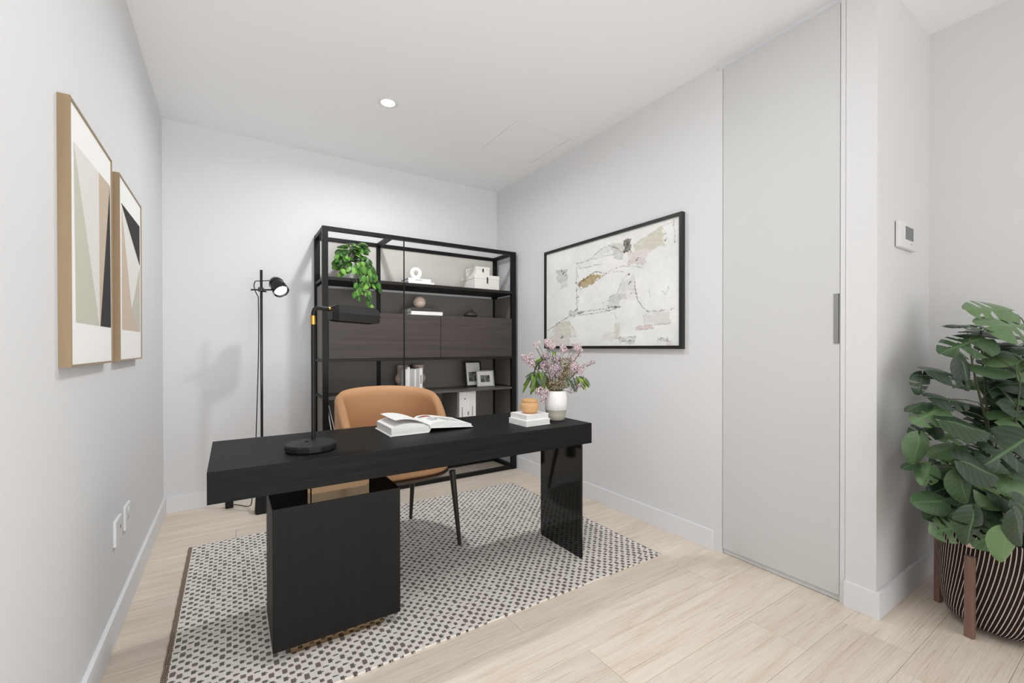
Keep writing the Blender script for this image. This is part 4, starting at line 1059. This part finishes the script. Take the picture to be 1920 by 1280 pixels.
for k in range(84):
    zf = rr.random(); v = 640 + 390 * zf; sp = 60 + 55 * zf
    hand.append((1890 + rr.uniform(-.75, 1.5) * sp, v, rr.uniform(46, 74), rr.uniform(-60, 240), rr.uniform(.1, .55), rr.uniform(1.70, 2.02), rr.randrange(6)))
crown = []
for k, (tx, ty, tz) in enumerate(((2.44, .46, 1.17), (2.60, .46, 1.24), (2.76, .36, 1.20), (2.52, .34, 1.02))):
    pts = bez((MX + .05 * math.cos(k * 1.7), MY + .05 * math.sin(k * 1.7), .36), (MX + .06 * math.cos(k * 1.7), MY, .7), (tx, ty, .85 * tz), (tx, ty, tz), 12)
    bm = bmesh.new(); tube(bm, pts, [.0065 - .004 * i / 12 for i in range(13)], 8); crown.append((pts, bm))
for (u, v, ln, ang, face, d, sh) in hand:
    c_ = D(u, v, d); size = ln * d / F_PX * 1.06
    a = math.radians(ang)
    up = Vector((0, 0, 1)); nrm = (up * (1 - face) - CF * face + CR * rr.uniform(-.15, .15)).normalized()
    t = CR * math.cos(a) + CU * math.sin(a); t = t - CF * (.25 * (1 - face)) * rr.uniform(.2, 1)
    if face < .5: t = (t - nrm * t.dot(nrm) * (1 - face)).normalized()
    t.normalize()
    base_ = c_ - t * size * .5
    # keep clear of the two walls
    tip = base_ + t * size
    for p in (base_, tip):
        if p.x > RX - .03 and p.y > Y1 - .09: dlt = p.y - (Y1 - .09); base_.y -= dlt; tip.y -= dlt
        if p.x > R2 - .09: dlt = p.x - (R2 - .09); base_.x -= dlt; tip.x -= dlt
    put_leaf(ml[sh], mo, base_, t, nrm, size)
    # petiole from the nearest stem
    best = min(((p - base_).length + abs(p.z - base_.z + .10) * .8, i, j) for i, (pts, _) in enumerate(crown) for j, p in enumerate(pts))
    p = crown[best[1]][0][best[2]]
    tube(crown[best[1]][1], bez(p, p + Vector((0, 0, .05)), base_ - t * .05 - Vector((0, 0, .02)), base_ + t * .01, 6), .0018, 5)
for pts, bm in crown: obj('stem', bm, M['stem'], mo, smooth=True)

# pothos on the top shelf
px0 = W(655, 500, 'y', 3.55)
po = empty('potted_pothos', (.795, 3.55, S1T), 'bright green trailing pothos in a white pot on the top shelf', 'potted plant')
bm = bmesh.new(); lathe(bm, [(0, 0), (.050, 0), (.062, .02), (.072, .08), (.080, .135), (.076, .138), (.070, .12), (.0, .115)], (.795, 3.57, S1T), 36); obj('pot', bm, M['ceramic_white'], po, smooth=True, angle=50)
pl = [leaf_mesh('pothos_leaf', M['pothos'], 8, 3, .86, (), .22, .2, .14), leaf_mesh('pothos_leaf', M['pothos'], 8, 3, .74, (), .1, .25, .10)]
vines = bmesh.new(); rr = random.Random(11)
spots = []
for k in range(120):      # crown
    a = rr.uniform(0, 2 * PI); e = rr.uniform(.0, 1.0)
    if k > 70: a = rr.uniform(PI * 1.05, PI * 1.98)
    p = Vector((.812 + .140 * math.cos(a) * (.35 + .65 * e), 3.545 + .095 * math.sin(a) * (.5 + .5 * e), S1T + .275 - .21 * e * e + rr.uniform(-.035, .03)))
    if .78 < p.x < .815 and p.z < S1T + .17: p.x += rr.choice((-.05, .05))
    spots.append((p, Vector((math.cos(a), math.sin(a) * .7 - .5, -.3 - .7 * e)), rr.uniform(.040, .062)))
for k in range(16):
    spots.append((Vector((rr.choice((rr.uniform(.69, .77), rr.uniform(.82, .90))), rr.uniform(3.42, 3.47), S1T + rr.uniform(.03, .17))), Vector((rr.uniform(-.8, .8), -.4, -.9)), rr.uniform(.040, .058)))
for k in range(36):      # trailing to the right front and below the shelf
    f = rr.random(); p = Vector((.800 + .105 * f + rr.uniform(-.055, .055), 3.40 - rr.uniform(.012, .05), S1T + .10 - .24 * rr.random() ** .9))
    if p.z < S1T - .04: p.x = .80 + rr.uniform(-.02, .12)
    spots.append((p, Vector((rr.uniform(-.7, .7), -.3, -1)), rr.uniform(.036, .060)))
for dx, dz in ((.885, -.16), (.90, -.20), (.79, -.10), (.81, -.13), (.955, -.03), (.965, -.06), (.87, -.10), (.895, -.235)):
    spots.append((Vector((dx, 3.375, S1T + dz)), Vector((rr.uniform(-.3, .5), -.2, -1)), .048))
for p, t, sz in spots:
    nrm = Vector((rr.uniform(-.4, .4), -.75, .65 + rr.uniform(-.3, .3)))
    put_leaf(pl[rr.randrange(2)], po, p, t, nrm, sz)
    src = Vector((.80 + rr.uniform(-.03, .03), 3.55, S1T + .12)) if p.z > S1T + .02 else Vector((p.x - .02, 3.388, S1T + .05))
    tube(vines, bez(src, src + Vector((0, 0, .05)) if p.z > S1T + .02 else src - Vector((0, .01, .02)), p + Vector((0, 0, .02)), p, 5), .0012, 4)
obj('vines', vines, M['stem'], po, kind='stuff')

# bouquet in the desk vase
bq = empty('bouquet', (vx, vy, TZ1 + .10), 'loose bouquet of pink and mauve blossoms with green leaves standing in the white vase', 'flowers')
rim = Vector((vx, vy, TZ1 + .155)); rr = random.Random(21)
def cluster(c, r, n, pet, flat=1.0, ps=.0065):
    bm = bmesh.new()
    for k in range(n):
        d_ = Vector((rr.gauss(0, 1), rr.gauss(0, 1), rr.gauss(0, 1))).normalized(); p = c + Vector((d_.x, d_.y, d_.z * flat)) * r * rr.uniform(.72, 1.0)
        s1 = d_.orthogonal().normalized(); s1 = Matrix.Rotation(rr.uniform(0, 6), 3, d_) @ s1; s2 = d_.cross(s1); q = ps * rr.uniform(.6, 1.25)
        ce = bm.verts.new(p - d_ * q * .3)
        ring = [bm.verts.new(p + (s1 * math.cos(a) + s2 * math.sin(a)) * q * (1 if i % 2 else .5) + d_ * q * (.25 if i % 2 else 0)) for i, a in enumerate([2 * PI * j / 8 for j in range(8)])]
        for i in range(8): bm.faces.new((ce, ring[i], ring[(i + 1) % 8]))
    return bm
VD = (Vector((vx, vy, 1.0)) - CAM).dot(CF)
stems = bmesh.new()
def stem_to(p, r=.0013):
    tube(stems, bez(rim + Vector((rr.uniform(-.03, .03), rr.uniform(-.03, .03), -.08)), rim + Vector((0, 0, .06)) + (p - rim) * .2, p - (p - rim).normalized() * .05, p, 8), r, 5)
cl = [(1041, 694, 12, 'petal_mauve', 170, -.03), (1021, 685, 9, 'petal_mauve', 90, -.01), (1042, 673, 8, 'petal_mauve', 80, .01), (1024, 668, 7, 'petal_mauve', 60, .02), (1076, 687, 10, 'petal', 110, 0), (1086, 694, 8, 'petal', 70, .0),
      (988, 673, 7, 'petal', 55, .0), (996, 680, 8, 'petal', 60, .01), (981, 669, 5, 'petal', 28, .01), (996, 666, 5, 'petal', 26, 0), (1029, 644, 8, 'petal', 50, .03), (1036, 649, 6, 'petal', 36, .02), (1024, 640, 5, 'petal', 24, .03), (1057, 656, 7, 'petal', 44, .0), (1054, 650, 4, 'petal', 20, 0),
      (1083, 650, 7, 'petal', 34, .0), (1079, 652, 5, 'petal', 22, 0), (1085, 664, 5, 'petal', 22, .01), (1072, 672, 6, 'petal', 40, .01), (1012, 732, 8, 'petal', 60, -.05), (1022, 735, 7, 'petal', 50, -.06), (1020, 744, 6, 'petal', 30, -.06), (1016, 753, 4, 'petal', 16, -.06), (1060, 682, 12, 'bud', 110, .02), (1054, 702, 13, 'bud', 120, -.01), (1045, 716, 12, 'bud', 100, -.02), (1066, 700, 11, 'bud', 90, .02), (1036, 722, 10, 'bud', 70, -.03), (1060, 718, 9, 'bud', 60, .0),
      (1096, 685, 4, 'petal', 14, .02), (1103, 682, 4, 'petal_mauve', 10, .02), (1112, 679, 4, 'petal_mauve', 12, .02), (1078, 725, 5, 'petal_mauve', 14, -.01), (1086, 722, 6, 'petal_mauve', 18, 0), (1070, 733, 4, 'petal_mauve', 10, -.01), (1002, 645, 3, 'petal', 8, .02), (1006, 650, 3, 'petal', 6, .02), (1010, 642, 3, 'petal', 6, .02), (1074, 645, 3, 'petal', 8, 0), (1090, 656, 3, 'petal', 8, 0)]
for u, v, rp, mt, n_, dd in cl:
    p = D(u, v, VD + dd); r = rp * VD / F_PX
    obj('blossom_cluster', cluster(p, r * 1.12, int(n_ * 2.3), mt, ps=.0064 if mt != 'bud' else .005), M[mt], bq); stem_to(p - Vector((0, 0, r * .3)))
ll = [leaf_mesh('spray_leaf', M['spray'], 8, 2, .17, (), .25, .1, .0), leaf_mesh('dark_spray_leaf', M['eucalypt'], 8, 2, .2, (), .2, .1, .0)]
lv = []
for k in range(34): lv.append((rr.uniform(996, 1026), rr.uniform(694, 706), rr.uniform(22, 42), rr.uniform(-128, -62), rr.uniform(-.06, .05), 0 if rr.random() < .8 else 1))
for k in range(9): lv.append((rr.uniform(1012, 1030), rr.uniform(662, 672), rr.uniform(16, 26), rr.choice((rr.uniform(200, 235), rr.uniform(250, 290))), .02, 0))
for k in range(6): lv.append((rr.uniform(1032, 1048), rr.uniform(656, 664), rr.uniform(14, 24), rr.uniform(-120, -60), .0, 0))
for k in range(18): lv.append((rr.uniform(1078, 1098), rr.uniform(703, 708), rr.uniform(18, 28), rr.uniform(-105, -40), .0, rr.randrange(2)))
for k in range(8): lv.append((rr.uniform(1058, 1076), rr.uniform(704, 716), rr.uniform(16, 26), rr.uniform(-80, -35), -.02, 1))
for k in range(6): lv.append((rr.uniform(1000, 1006), rr.uniform(696, 700), rr.uniform(14, 22), rr.uniform(190, 235), .0, 1))
for k in range(8): lv.append((rr.uniform(1010, 1020), rr.uniform(672, 684), rr.uniform(14, 22), rr.uniform(200, 260), .02, 1))
for u, v, ln, ang, dd, kd in lv:
    p = D(u, v, VD + dd); a = math.radians(ang); t = CR * math.cos(a) + CU * math.sin(a) - CF * rr.uniform(-.2, .3)
    put_leaf(ll[kd], bq, p, t, -CF + Vector((rr.uniform(-.6, .6), 0, rr.uniform(.2, .9))), ln * VD / F_PX * 1.05)
    if rr.random() < .4: stem_to(p, .001)
obj('stems', stems, M['twig'], bq, kind='stuff')
